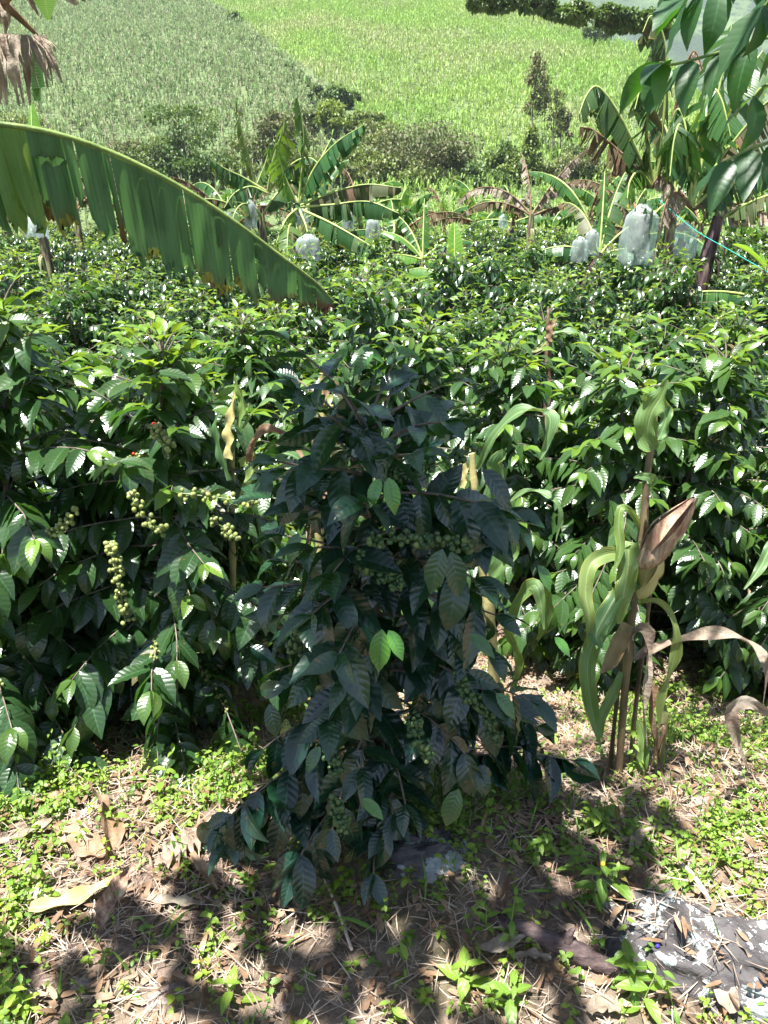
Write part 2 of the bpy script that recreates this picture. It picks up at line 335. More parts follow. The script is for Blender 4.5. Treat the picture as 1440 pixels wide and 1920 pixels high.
# ------------------------------------------------------------------ leaf templates: base at 0, along +Y, face +Z
def leaf_tpl(nl, nw, width=.42, fold=.25, droop=.5, wavy=.03, waves=5, tip=1.25, seed=0, twist=0.):
    rs = np.random.default_rng(seed); v = np.linspace(0, 1, nl+1); hw = width/2*np.sin(np.pi*np.clip(v, 0, 1)**.82)**.75*(1-.35*smooth(.6, 1, v)); hw[0] = .012; hw[-1] = .004
    u = np.linspace(-1, 1, 2*nw+1); th = -droop*v; y = np.concatenate([[0], np.cumsum(np.cos(th[1:]))])/nl; z = np.concatenate([[0], np.cumsum(np.sin(th[1:]))])/nl
    ph = rs.uniform(0, 6.28)
    Z = fold*np.abs(u)[None]*hw[:, None] + wavy*np.sin(v*waves*6.283+ph)[:, None]*(u**2)[None]*np.sin(np.pi*v)[:, None]**.5
    X = u[None]*hw[:, None]
    P = np.stack([X, np.repeat(y[:, None], len(u), 1)-Z*np.sin(th)[:, None], z[:, None]+Z*np.cos(th)[:, None]], -1)
    if twist: 
        a = twist*v; x_, z_ = P[..., 0].copy(), P[..., 2].copy(); P[..., 0] = x_*np.cos(a)[:, None]; P[..., 2] = z_+x_*np.sin(a)[:, None]
    i = np.arange(P.shape[0]*P.shape[1]).reshape(P.shape[:2]); q = np.stack([i[:-1, :-1], i[:-1, 1:], i[1:, 1:], i[1:, :-1]], -1).reshape(-1, 4)
    uu, vv = np.meshgrid(u*.5+.5, v); return P.reshape(-1, 3), q, np.stack([uu, vv], -1).reshape(-1, 2)
L_HI = [leaf_tpl(10, 2, .44, .28, d, .018, 5, seed=i, twist=t) for i, (d, t) in enumerate([(.5, .2), (.9, -.3), (.3, .4), (1.3, 0.), (.7, -.1)])]
L_MD = [leaf_tpl(6, 1, .40, .28, d, .02, 3, seed=i, twist=t) for i, (d, t) in enumerate([(.5, .2), (.9, -.3), (.3, .4), (1.3, 0.)])]
L_LO = [leaf_tpl(3, 1, .42, .3, d, 0, 1, seed=i) for i, d in enumerate([.6, 1.2])]
SMALL = [leaf_tpl(3, 1, .62, .2, d, 0, 1, seed=i) for i, d in enumerate([.4, .9])]

def frames(dirs, ups, scale, roll=None):
    y = unit(dirs); x = unit(np.cross(y, ups)); z = np.cross(x, y)
    if roll is not None:
        c, s = np.cos(roll)[:, None], np.sin(roll)[:, None]; x, z = x*c+z*s, z*c-x*s
    return np.stack([x, y, z], -1)*np.asarray(scale)[:, None, None]
def put(b, tpls, D, U, S, P, A, roll=None, rs=rng):
    D = np.asarray(D, float); P = np.asarray(P, float); U = np.broadcast_to(np.asarray(U, float), D.shape); k = rs.integers(0, len(tpls), len(D)); F = frames(D, U, S, roll)
    for i, t in enumerate(tpls):
        s = k == i; b.inst(t, F[s], P[s], A[s])

def ball(n=6, m=8):
    th = np.linspace(0, np.pi, n); a = np.linspace(0, 2*np.pi, m+1); P = np.stack([np.sin(th)[:, None]*np.cos(a), np.sin(th)[:, None]*np.sin(a), np.repeat(np.cos(th)[:, None]*1.12, m+1, 1)], -1)
    i = np.arange(n*(m+1)).reshape(n, m+1); q = np.stack([i[:-1, :-1], i[1:, :-1], i[1:, 1:], i[:-1, 1:]], -1).reshape(-1, 4)
    return P.reshape(-1, 3), q, np.zeros((n*(m+1), 2))
BALL = ball(); BALL_LO = ball(4, 5)
def berries(name, pts, r, n_per, young, parent, mat=None, tpl=BALL, rs=rng, red=.0):
    """clusters of berries packed round a twig"""
    b = MB(); pts = np.asarray(pts)
    t = unit(np.gradient(pts, axis=0)); P = []; 
    tube(b, pts, r*.35, 5, A=(.5, .2, 0, 1))
    for p, d in zip(pts, t):
        s = unit(np.cross(d, [0, 0, 1.])+1e-3); u = np.cross(s, d); a0 = rs.uniform(0, 6.28)
        m_ = int(rs.integers(2, n_per+4)); jit = rs.normal(0, r*.5, 3)
        for k in range(m_):
            a = a0+k*6.283/m_+rs.normal(0, .5); P.append(p+jit+(s*np.cos(a)+u*np.sin(a))*r*rs.uniform(.9, 2.3)+d*rs.normal(0, r*.8))
    P = np.array(P); n = len(P); A = np.stack([rs.random(n), np.clip(young+rs.normal(0, .15, n), 0, 1), (rs.random(n) < red)*1., np.ones(n)], -1)
    b.inst(tpl, frames(rs.normal(size=(n, 3)), np.tile([0, 0, 1.], (n, 1)), r*rs.uniform(.8, 1.1, n)), P, A)
    return b.build(name, M['berry'], parent)

# ------------------------------------------------------------------ coffee shrubs
def coffee(H, Rad, seed, leafL=.13, spacing=.06, per=4, tpls=L_MD, mat='coffee', young=.5, root=None, nclust=0, berry_r=.0065, byoung=.5, shape=None, dens=.04, droop=.5, extra=None, mess=.25, btpl=BALL_LO, stems=1, holes=None):
    rs = np.random.default_rng(seed); st = MB(); D = []; U = []; S = []; P = []; A = []; cl = []
    shape = shape or (lambda h: float(np.interp(h, [0, .2, .45, .7, .88, 1], [1.0, 1.12, .9, .6, .36, .14])))
    for sidx in range(stems):
        lean = rs.normal(0, .05, 2) if stems == 1 else np.array([math.cos(sidx*6.28/stems), math.sin(sidx*6.28/stems)])*.16
        tp = lambda z: np.array([lean[0]*z, lean[1]*z, z]); Hs = H*(1 if sidx == 0 else rs.uniform(.75, .95))
        tube(st, [tp(z) for z in np.linspace(-.05, Hs*.97, 9)], np.linspace(.02, .006, 9), 6)
        z = .14*H; az = rs.uniform(0, 6.28)
        while z < Hs:
            h = z/H; az += math.pi/2+rs.normal(0, .25)
            for k in range(per):
                a = az+k*2*math.pi/per+rs.normal(0, .2); Lb = Rad*shape(h)*rs.uniform(.75, 1.15)
                if holes is not None: Lb *= holes(a, h)
                if Lb < .06: continue
                el = .25+(1.0 if mess < .4 else .65)*max(0, h-.55)/.45+rs.normal(0, .12)
                n = 7; q = tp(z); seg = Lb/n; pts = [q.copy()]; e = el
                for j in range(n): e -= (droop*1.2*(1-h*.5))/n+rs.normal(0, .04); a += rs.normal(0, .05); q = q+seg*np.array([math.cos(a)*math.cos(e), math.sin(a)*math.cos(e), math.sin(e)]); pts.append(q)
                pts = np.array(pts); pts[:, 2] = np.maximum(pts[:, 2], .03)
                tube(st, pts, np.linspace(.0045, .002, n+1), 4, A=(0.1, .3, 0, 1), cap=False)
                m_ = max(2, int(Lb/dens)); ts = np.linspace(.3 if Lb > .25 else .1, 1, m_)
                for t in ts:
                    f = t*n; i = min(int(f), n-1); pp = pts[i]+(pts[i+1]-pts[i])*(f-i); d = unit(pts[i+1]-pts[i]); side = unit(np.cross(d, [0, 0, 1.]))
                    if rs.random() < .1*(1-t): continue
                    for sg in (-1, 1):
                        dd = d*rs.uniform(.35, .8)+side*sg*rs.uniform(.6, 1)+rs.normal(0, mess*.6, 3)+np.array([0, 0, rs.normal(-.42-.2*(1-h)-mess*.6+.15, mess)])
                        if t > .97: dd = d*1.2+side*sg*.5+np.array([0, 0, .1])
                        D.append(dd); P.append(pp); S.append(leafL*rs.uniform(.75, 1.15)*(.72 if t > .97 else 1)*(1-.25*max(0, h-.8)/.2))
                        U.append(np.array([0, 0, 1.])+rs.normal(0, mess, 3)); yg = (t > .97)*rs.uniform(.3, 1)*(young*2 if h > .55 else young*.8)+rs.uniform(0, .18)*max(0, h-.4)+(h > .88)*young*rs.uniform(0, 1)
                        A.append([rs.random(), min(1, yg), (rs.random() < .004)*rs.uniform(.3, .7)*(mess < .4), 1])
                if nclust and Lb > .28 and rs.random() < nclust: cl.append(spline(pts[2:6], 11))
            z += spacing*rs.uniform(.8, 1.2)
    # crown tuft
    for k in range(5):
        a = k*2.2; D.append([math.cos(a), math.sin(a), .6]); P.append([lean[0]*H, lean[1]*H, H*.98]); S.append(leafL*.75); U.append([0, 0, 1]); A.append([.5, young*1.5 if young*1.5 < 1 else 1, 0, 1])
    if extra: extra(D, U, S, P, A, rs, st)
    b = MB(); S = np.array(S); A = np.array(A); put(b, tpls, D, np.array(U), S, P, A, rs=rs)
    so = st.build('stem', M['bark'], root); fo = b.build('foliage', M[mat], root)
    for c in cl[:60]: berries('fruit_cluster', c, berry_r, 5, np.clip(byoung+rs.normal(0, .15), 0, 1), root, tpl=btpl, rs=rs, red=.003)
    return so, fo

# main shrub in the middle
MX, MY = 0.01, 1.64; mz = gz1(MX, MY)-.02
main = thing('coffee_shrub', 'tall dark glossy coffee shrub in shade in the middle foreground, green berries on it', 'coffee shrub', (MX, MY, mz))
def main_shape(h): return float(np.interp(h, [0, .12, .3, .5, .6, .75, .9, 1.0], [.95, 1.05, .9, .66, .64, .66, .58, .5]))
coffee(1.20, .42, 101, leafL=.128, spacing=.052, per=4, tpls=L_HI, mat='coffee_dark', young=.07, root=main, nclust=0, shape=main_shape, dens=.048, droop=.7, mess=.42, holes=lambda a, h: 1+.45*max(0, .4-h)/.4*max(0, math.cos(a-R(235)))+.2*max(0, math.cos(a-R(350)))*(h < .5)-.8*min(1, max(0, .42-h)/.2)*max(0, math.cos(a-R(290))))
def loc_pts(root, pix, Y):
    L = np.array(root.location); return [at(px, py, (Y[i] if np.ndim(Y) else Y))-L for i, (px, py) in enumerate(pix)]
for pix, Y, n_, yg in (([(700, 1010), (780, 1012), (830, 1016), (882, 1018)], 1.36, 16, .25), ([(672, 1045), (700, 1068), (725, 1080), (745, 1088)], 1.40, 11, .12), ([(600, 1100), (582, 1150), (565, 1180), (548, 1215)], 1.42, 15, .06), ([(830, 1140), (860, 1160), (885, 1172), (905, 1185)], 1.42, 11, .08), ([(780, 1350), (782, 1370), (790, 1395), (796, 1420)], 1.34, 11, .05), ([(630, 1495), (634, 1515), (640, 1535), (645, 1548)], 1.26, 9, .05), ([(860, 1265), (872, 1285), (885, 1310)], 1.40, 8, .05), ([(615, 1405), (625, 1425), (628, 1440)], 1.34, 6, .05), ([(900, 1320), (915, 1345), (935, 1385)], 1.42, 9, .04), ([(585, 1250), (575, 1235), (570, 1218)], 1.44, 6, .05), ([(740, 890), (790, 880), (850, 858), (890, 845)], 1.46, 8, .04)):
    berries('fruit_cluster', spline(loc_pts(main, pix, Y), n_), .0062, 8, yg*.7-.1, main)

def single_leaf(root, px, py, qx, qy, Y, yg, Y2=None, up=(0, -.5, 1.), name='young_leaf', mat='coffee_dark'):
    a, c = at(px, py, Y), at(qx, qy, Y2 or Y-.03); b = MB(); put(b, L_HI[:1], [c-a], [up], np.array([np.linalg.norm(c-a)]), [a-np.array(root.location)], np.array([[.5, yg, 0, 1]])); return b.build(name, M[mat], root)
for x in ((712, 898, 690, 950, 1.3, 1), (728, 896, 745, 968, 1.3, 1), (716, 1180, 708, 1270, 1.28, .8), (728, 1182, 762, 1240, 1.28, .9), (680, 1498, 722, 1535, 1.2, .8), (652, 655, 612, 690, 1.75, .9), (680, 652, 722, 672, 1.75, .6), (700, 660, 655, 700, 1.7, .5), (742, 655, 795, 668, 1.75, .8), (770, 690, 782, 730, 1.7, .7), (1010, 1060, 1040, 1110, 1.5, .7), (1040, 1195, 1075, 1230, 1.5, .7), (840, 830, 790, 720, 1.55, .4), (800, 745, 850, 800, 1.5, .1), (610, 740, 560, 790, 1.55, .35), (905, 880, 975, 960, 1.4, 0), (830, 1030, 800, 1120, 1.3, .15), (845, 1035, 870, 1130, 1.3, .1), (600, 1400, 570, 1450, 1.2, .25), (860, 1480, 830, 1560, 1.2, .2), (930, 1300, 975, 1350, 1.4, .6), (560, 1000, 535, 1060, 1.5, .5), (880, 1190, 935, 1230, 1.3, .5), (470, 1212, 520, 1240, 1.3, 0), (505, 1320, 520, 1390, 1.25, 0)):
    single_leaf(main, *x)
# nearest plants of the rows, each with its own shape
NEAR = [
 (-1.45, 2.48, 1.60, .66, 'coffee shrub by the left edge, upper leaves sunlit, lower ones in deep shade'),
 (-0.86, 2.56, 1.50, .62, 'sunlit coffee shrub left of the dark middle one, berry twig drooping in front'),
 (-2.1, 2.75, 1.55, .62, 'coffee shrub half cut off by the left edge beside the leftmost full one'),
 (-1.35, 3.75, 1.55, .62, 'coffee shrub right behind the leftmost one, below the torn banana leaf'),
 (-0.42, 3.45, 1.22, .46, 'low coffee shrub between the left row and the pale dry corn stalks'),
 (0.62, 3.62, 1.48, .62, 'coffee shrub behind the long bent corn leaves right of the middle shrub'),
 (1.26, 3.38, 1.50, .64, 'coffee shrub directly behind the tall withered corn plant'),
 (1.95, 3.15, 1.52, .66, 'coffee shrub at the right edge over the arching dry corn leaf'),
 (2.6, 2.95, 1.5, .6, 'coffee shrub cut off by the right edge with its base in black shade'),
 (0.02, 4.35, 1.46, .58, 'coffee shrub just behind the top of the dark middle shrub'),
 (-0.72, 4.45, 1.48, .6, 'coffee shrub under the brown tip of the big banana leaf'),
 (1.05, 4.75, 1.46, .6, 'coffee shrub at the foot of the little dry corn stub'),
 (1.85, 4.6, 1.5, .6, 'coffee shrub in second right-hand row, beside the whitish dry corn top'),
]
shade_side = lambda a, h: 1
for i, (x, y, H, Rd, lab) in enumerate(NEAR):
    z = gz1(x, y)-.02; root = thing('coffee_shrub', lab, 'coffee shrub', (x, y, z), 'coffee shrubs of the nearest rows')
    coffee(H, Rd, 200+i, leafL=.135, spacing=.058, per=4, tpls=L_HI if i < 2 else L_MD, young=.45, root=root, nclust=(.42 if i < 2 else .14), byoung=.6, dens=.045, berry_r=.0058, stems=1 if i % 3 else 2, droop=.7)
left2 = bpy.data.objects['coffee_shrub.002']
for pix, Y, n_, yg in (([(205, 1020), (215, 1050), (222, 1090), (236, 1165)], 2.02, 17, .85), ([(250, 928), (262, 955), (285, 980), (300, 992)], 2.05, 11, .85), ([(95, 1000), (118, 985), (138, 965)], 2.1, 9, .8), ([(340, 925), (400, 932), (450, 938), (475, 940)], 2.15, 9, .85), ([(290, 800), (300, 820), (318, 840)], 2.2, 8, .75), ([(395, 975), (420, 990), (440, 1010)], 2.15, 8, .7)):
    berries('fruit_cluster', spline(loc_pts(left2, pix, Y), n_), .0072, 5, yg*.7, left2, red=.006)

# the rest of the plantation: six plants grown once, then copied
protos = []
for k in range(6):
    root = thing('coffee_shrub', 'x', 'coffee shrub', (0, 0, 0))
    coffee(1.42, .60, 300+k, leafL=.115, spacing=.062, per=4, mess=.32, tpls=L_LO if k > 2 else L_MD, young=.5, root=root, nclust=0, dens=.055, stems=2, droop=.6); protos.append(root)
used = [0]*6
def plant(k, x, y, sc_, lab, grp):
    o = protos[k] if not used[k] else copy_tree(protos[k]); used[k] = 1
    o.location = (x, y, gz1(x, y)-.02); o.rotation_euler = (rng.normal(0, .04), rng.normal(0, .04), rng.uniform(0, 6.28)); o.scale = (sc_*rng.uniform(.9, 1.1), sc_*rng.uniform(.9, 1.1), sc_); tag(o, lab, 'coffee shrub', grp); return o
taken = [(x, y) for x, y, *_ in NEAR]
row = 0; y = 5.2; ncf = 0; mass = []
while y < 25:
    half = y*.50+.45; x = -half+(row % 2)*.5
    while x < half:
        xx, yy = x+rng.normal(0, .12), y+rng.normal(0, .14)-.12*x
        if yy > 4.9 and not (abs(xx-3.7) < .5 and abs(yy-10) < .6) and all((xx-a)**2+(yy-b)**2 > .75 for a, b in taken):
            zone = 'nearer' if yy < 9 else ('middle' if yy < 16 else 'far')
            side = 'left' if xx < -.12*yy else ('right' if xx > .12*yy else 'centre')
            lab = {'nearer': 'glossy coffee shrub with yellow-green tips in the nearer %s rows',
                   'middle': 'coffee shrub of the middle %s rows before the banana plants',
                   'far': 'small far coffee shrub among the %s banana plants'}[zone] % side
            k = int(rng.integers(0, 3)) if yy < 9.5 else int(rng.integers(3, 6))
            mass.append((plant(k, xx, yy, rng.uniform(.76, 1.16)*(1.0 if yy < 14 else .97), lab, '%s rows of coffee shrubs, %s' % (zone, side)), xx, yy, zone)); ncf += 1
        x += 1.02 if y < 12 else (1.15 if y < 18 else 1.45)
    y += .98 if y < 12 else (1.15 if y < 18 else 1.5); row += 1
MARKS = [('the big banana leaf tip', 625, 575), ('the middle of the big banana leaf', 330, 560), ('the bright young banana plant', 850, 460), ('the leaning banana plant', 1050, 480), ('the large fruit bag', 1197, 490), ('the dark banana stem', 1268, 545), ('the dry corn stub', 1028, 600),
 ('the withered corn top', 1240, 700), ('the dark shrub top', 700, 640), ('the left banana group', 530, 470), ('the left photo edge', 40, 520), ('the right photo edge', 1400, 540), ('the small bluish banana', 790, 450), ('the two round fruit bags', 680, 450)]
ORD = ['first', 'second', 'third', 'fourth', 'fifth', 'sixth', 'seventh', 'eighth', 'ninth', 'tenth', 'eleventh', 'twelfth', 'thirteenth', 'fourteenth', 'fifteenth', 'sixteenth', 'seventeenth', 'eighteenth', 'nineteenth', 'twentieth', 'twenty-first', 'twenty-second', 'twenty-third', 'twenty-fourth', 'twenty-fifth', 'twenty-sixth', 'twenty-seventh', 'twenty-eighth', 'twenty-ninth', 'thirtieth']
seen = {}
for o, x_, y_, zone in sorted(mass, key=lambda q: q[2]):
    dz = EYE-.95; dep = y_*CP+dz*SP; X_ = 720+FPX*x_/dep; Y_ = 960-FPX*(y_*SP-dz*CP)/dep
    nm, mx, my = min(MARKS, key=lambda m_: abs(m_[1]-X_)+1.3*abs(m_[2]-Y_)); rel = 'left of' if X_ < mx-28 else ('right of' if X_ > mx+28 else ('below' if Y_ > my else 'at'))
    if 'edge' in nm: rel = 'towards'
    lb = '%s coffee shrub %s %s' % ({'nearer': 'glossy near-row', 'middle': 'mid-row', 'far': 'small far'}[zone], rel, nm); k_ = seen.get(lb, 0); seen[lb] = k_+1; o['label'] = lb+', %s going back' % ORD[min(k_, 29)]
print('coffee', ncf)

# ------------------------------------------------------------------ banana plants
def banana_leaf(bl, bm, pts, width, dry=0., young=0., phi=(.9, .9), tears=14, ragged=.12, rs=rng, sides=(-1, 1), wfun=None, nseg=3, bend=.5, K=5, prad=.016, wob=.0, gap=0, upv=(0, 0, 1.)):
    """arching midrib with two torn blades; pts = midrib path; blades start after the bare stalk"""
    n = 61; C_ = spline(pts, n); T = unit(np.gradient(C_, axis=0)); up = np.array(upv)
    tube(bm, C_, np.linspace(prad, prad*.22, n), 6, A=(min(1, dry*.8), 0, 0, 1))
    L = np.linspace(0, 1, n); wf = wfun or (lambda v: np.sin(np.pi*np.clip(v, 0.001, 1)**.75)**.55)
    down = np.array([0, 0, -1.])
    for si, sg in enumerate(sides):
        side = unit(np.cross(T, up))*sg
        cuts = np.sort(np.concatenate([[.10], rs.uniform(.12, .98, tears), [1.]]))
        for a, b_ in zip(cuts[:-1], cuts[1:]):
            if b_-a < .004: continue
            if gap and rs.random() < gap: continue
            dphi = rs.normal(0, ragged); k_ = max(2, int((b_-a)/.02)+1); vs = np.linspace(a, b_-.0015, k_); short = 1-abs(rs.normal(0, ragged*.6))
            idx = vs*(n-1); i0 = np.clip(idx.astype(int), 0, n-2); f = (idx-i0)[:, None]
            c = C_[i0]*(1-f)+C_[i0+1]*f; t = T[i0]*(1-f)+T[i0+1]*f; s_ = unit(side[i0]*(1-f)+side[i0+1]*f)
            W = width*wf(np.clip((vs-.08)/.93, 0, 1))*short; P = [c+s_*.003]; q = c.copy(); ph0 = phi[si]+dphi
            u_ = np.cross(t, s_)*1.; dn = unit(down-t*np.sum(down*t, 1, keepdims=True)*.6)
            for k in range(1, K+1):
                ph = ph0+bend*(k/K)+(np.sin(vs*70+k)*wob)+np.sin(k/K*3+a*40)*wob*1.5; ph = np.broadcast_to(ph, vs.shape)[:, None]
                pinch = 1-(.0 if dry < .5 else .5)*(k/K)
                q = q+(W/K)[:, None]*(s_*np.cos(ph)+dn*np.sin(ph)+t*.12)
                cc = q.mean(0); P.append(cc+(q-cc)*pinch)
            G = np.stack(P, 1); u = .5+.5*sg*np.linspace(0, 1, K+1); uu, vv = np.meshgrid(u, vs)
            d_ = np.clip(dry+(rs.random() < dry*.5)*.5+rs.normal(0, .05), 0, 1) if dry > 0 else 0
            bl.grid(G, U=np.stack([uu, vv], -1), A=(rs.random(), float(np.clip(young+rs.normal(0, .05), 0, 1)), float(d_), 1))
def leaf_path(base, az, el, L, arch, n=9):
    pts = [np.array(base, float)]; e = el
    for i in range(n): e -= arch/n*(.4+1.2*i/n); pts.append(pts[-1]+L/n*np.array([math.cos(az)*math.cos(e), math.sin(az)*math.cos(e), math.sin(e)]))
    return pts
def banana_plant(base, label, top, leaves, r=.09, seed=0, mat='pseudo', group=None, scale=1.):
    """top: offset of the crown from the base; leaves: (azimuth deg, elevation deg, length, half width, arch, dryness, youngness)"""
    rs = np.random.default_rng(seed); root = thing('banana_plant', label, 'banana plant', tuple(base), group); top = np.array(top, float); b = MB()
    p = spline([(0, 0, -.1), top*.35+np.array([.02, 0, 0]), top*.75, top], 14); tube(b, p, np.linspace(r, r*.55, 14)*(1+rs.normal(0, .04, 14)), 10); 
    for k in range(7):                                              # loose sheath flaps hanging on the stem
        h = rs.uniform(.25, .95); i = int(h*13); a = rs.uniform(0, 6.28); o = p[i]+np.array([math.cos(a), math.sin(a), 0])*r*.8
        q = [o, o+np.array([math.cos(a)*.05, math.sin(a)*.05, -.08]), o+np.array([math.cos(a)*.06, math.sin(a)*.06, -.3])]; ribbon(b, q, [.03, .045, .01], (math.cos(a), math.sin(a), .2), A=(.2, 0, 0, 1))
    b.build('stem', M[mat], root)
    for (az, el, L, w_, arch, dry, yg) in leaves:
        bl, bm = MB(), MB(); dryish = dry > .55
        pts = leaf_path(top*.97, R(az), R(el), L, arch)
        ph = (1.3, 1.3) if dryish else (rs.uniform(.2, 1.1), rs.uniform(.2, 1.1)); 
        if yg > .8: ph = (-.7, -.7)
        banana_leaf(bl, bm, pts, w_*(.8 if dryish else 1), dry, yg, ph, tears=int(26 if L > 1 and yg < .6 else 4), ragged=.32 if yg < .6 else .04, rs=rs, K=4, prad=.022, nseg=3, gap=.12 if dryish else 0)
        lo = bl.build('leaf', M['banana'] if dry < .85 else M['dry_grey'], root); bm.build('midrib', M['petiole'] if dry < .7 else M['dry'], lo)
    return root
def ribbon(b, pts, widths, hint, A=(.5, 0, 0, 1), n=22, nw=4, fold=.15, wave=.0, waves=4, twist=0., rs=rng):
    C_ = spline(pts, n); T = unit(np.gradient(C_, axis=0)); W = np.interp(np.linspace(0, 1, n), np.linspace(0, 1, len(widths)), widths)
    h = np.array(hint, float); s = unit(np.cross(T, h)); nn = np.cross(s, T)
    tw = np.linspace(0, twist, n)[:, None]; s2 = s*np.cos(tw)+nn*np.sin(tw); n2 = nn*np.cos(tw)-s*np.sin(tw)
    u = np.linspace(-1, 1, nw+1); ph = rs.uniform(0, 6)
    P = C_[:, None]+(u[None, :, None]*s2[:, None])*W[:, None, None]+n2[:, None]*((np.abs(u)[None]*fold*W[:, None]+wave*W[:, None]*np.sin(np.linspace(0, 1, n)*waves*6.28+ph)[:, None]*u[None]**2*np.sign(u)[None]))[..., None]
    b.grid(P, A=A)

def px_leaves(root, rows, seed=0):
    rs = np.random.default_rng(seed); off = np.array(root.location)
    for pix, Y0, Y1, w_, dry, yg, ph in rows:
        bl, bm = MB(), MB(); Yv = np.linspace(Y0, Y1, len(pix)); banana_leaf(bl, bm, [at(p[0], p[1], y_)-off for p, y_ in zip(pix, Yv)], w_*1.2, dry, yg, (ph+rs.normal(0, .1), ph+rs.normal(0, .1)), tears=24, ragged=.30, rs=rs, K=4, prad=.024, gap=.1 if dry > .5 else .03, wfun=lambda v: np.sin(np.pi*np.clip(v, .001, 1)**.8)**.45)
        lo = bl.build('leaf', M['banana'] if dry < .85 else M['dry_grey'], root); bm.build('midrib', M['petiole'] if dry < .7 else M['dry'], lo)
RB = 'banana plants around the coffee rows'
def base_at(px, Y, dz=0):
    x = (px-720)/FPX*(Y*CP+(EYE+.45)*SP); return (x, Y, gz1(x, Y)+dz)
bA = base_at(1216, 10.0); rA = banana_plant(bA, 'tall banana plant with pale stem, torn arching leaves and a bagged bunch, right of centre', (.04, 0, 2.2), [
 (100, 80, 1.6, .28, 1.6, .1, 0), (60, 60, 1.4, .26, 1.9, .3, 0)], r=.10, seed=11, group=RB)
px_leaves(rA, [([(1224, 350), (1202, 300), (1168, 228), (1138, 180), (1116, 162), (1098, 182), (1086, 214)], 10, 9.7, .30, .12, 0, 1.2), ([(1216, 352), (1190, 312), (1145, 270), (1112, 244), (1088, 238)], 10, 9.6, .26, .8, 0, 1.35),
 ([(1226, 345), (1242, 240), (1250, 140), (1244, 70), (1222, 30), (1205, 60)], 10, 9.8, .30, .25, 0, 1.3), ([(1224, 345), (1212, 260), (1216, 190), (1204, 160), (1190, 205)], 10, 9.6, .27, .2, 0, 1.2), ([(1230, 345), (1262, 220), (1284, 130), (1302, 96), (1318, 130)], 10.1, 9.9, .22, .95, 0, 1.4),
 ([(1228, 350), (1250, 260), (1272, 205), (1288, 255), (1290, 340)], 10, 9.5, .30, .05, .1, 1.1), ([(1222, 352), (1200, 322), (1182, 338), (1176, 372)], 10, 9.6, .22, 0, .5, 1.1), ([(1222, 352), (1240, 330), (1262, 350), (1270, 400)], 10, 9.7, .22, .9, 0, 1.4)], 31)
bB = base_at(1262, 9.6); rB = banana_plant(bB, 'dark-stemmed banana plant leaning right beside the pale-stemmed tall one', (.26, 0, 1.95), [
 (90, 70, 1.9, .32, 1.3, 0, .1), (320, 40, 1.5, .3, 1.5, .3, 0)], r=.12, seed=12, mat='pseudo_dark', group=RB)
px_leaves(rB, [([(1298, 385), (1320, 285), (1344, 185), (1362, 100), (1372, 45)], 9.6, 9.8, .40, 0, .15, .5), ([(1300, 385), (1350, 300), (1400, 235), (1440, 190), (1490, 165)], 9.6, 9.3, .36, .5, 0, 1.2), ([(1300, 388), (1350, 345), (1405, 315), (1455, 325)], 9.6, 9.4, .30, .1, 0, 1.0),
 ([(1296, 385), (1288, 300), (1276, 235), (1264, 262), (1256, 330)], 9.6, 9.2, .34, .05, 0, 1.0), ([(1302, 392), (1340, 375), (1390, 385), (1450, 405)], 9.6, 9.9, .25, .9, 0, 1.3), ([(1298, 385), (1312, 255), (1332, 172), (1352, 185), (1370, 255)], 9.6, 9.2, .38, 0, .2, .9), ([(1294, 388), (1272, 362), (1250, 378), (1238, 425)], 9.6, 9.3, .24, .85, 0, 1.3), ([(1300, 385), (1340, 260), (1385, 160), (1430, 95)], 9.6, 9.9, .36, .1, .1, 1.0)], 32)
bK = base_at(1425, 9.0); banana_plant(bK, 'low banana plant with one bright young leaf at the right edge', (.05, 0, 1.05), [
 (150, 68, .9, .2, .9, 0, .9), (175, 20, 1.6, .2, 1.0, 0, .1), (200, 8, 1.4, .22, 1.2, 0, .15), (20, 50, 1.3, .25, 1.2, 0, .2), (80, 75, 1.2, .2, .5, 0, .5)], r=.07, seed=13, group=RB)
bC = base_at(1045, 12.5); banana_plant(bC, 'leaning banana plant with two bagged bunches behind the coffee, right of centre', (.55, 0, 1.35), [
 (55, 72, 1.7, .28, .8, .1, 0), (20, 50, 1.5, .26, 1.3, .15, 0), (80, 80, 1.3, .22, .5, 0, .3), (170, 25, 1.4, .24, 1.6, .0, .1), (340, 25, 1.1, .24, 1.5, 0, .3), (110, 60, 1.6, .26, 1.3, .5, 0)], r=.085, seed=14, mat='pseudo_dark', group=RB)
bD = base_at(985, 17); banana_plant(bD, 'banana plant with mostly withered brown drooping leaves in the centre distance', (0, 0, 1.75), [
 (160, 55, 1.9, .26, 2.0, .9, 0), (20, 60, 1.9, .26, 1.9, .9, 0), (185, 35, 1.7, .26, 1.6, .7, 0), (100, 75, 1.6, .24, .9, .9, 0), (340, 30, 1.6, .26, 1.7, .75, 0), (60, 40, 1.5, .26, 1.6, .3, 0), (0, 62, 1.7, .25, .5, .9, 0)], r=.1, seed=15, group=RB)
bE = base_at(848, 12.0); banana_plant(bE, 'young banana plant with a bright yellow-green upright leaf in the centre', (0, 0, 1.05), [
 (95, 84, .85, .13, .25, 0, 1.), (25, 42, .85, .17, 1.0, 0, .6), (160, 35, .9, .18, 1.2, 0, .5), (200, 18, .9, .18, 1.2, 0, .2), (350, 12, .9, .18, 1.1, 0, .2), (120, 45, .9, .18, 1.2, 0, .3), (60, 25, .8, .17, 1., 0, .3)], r=.05, seed=16, group=RB)
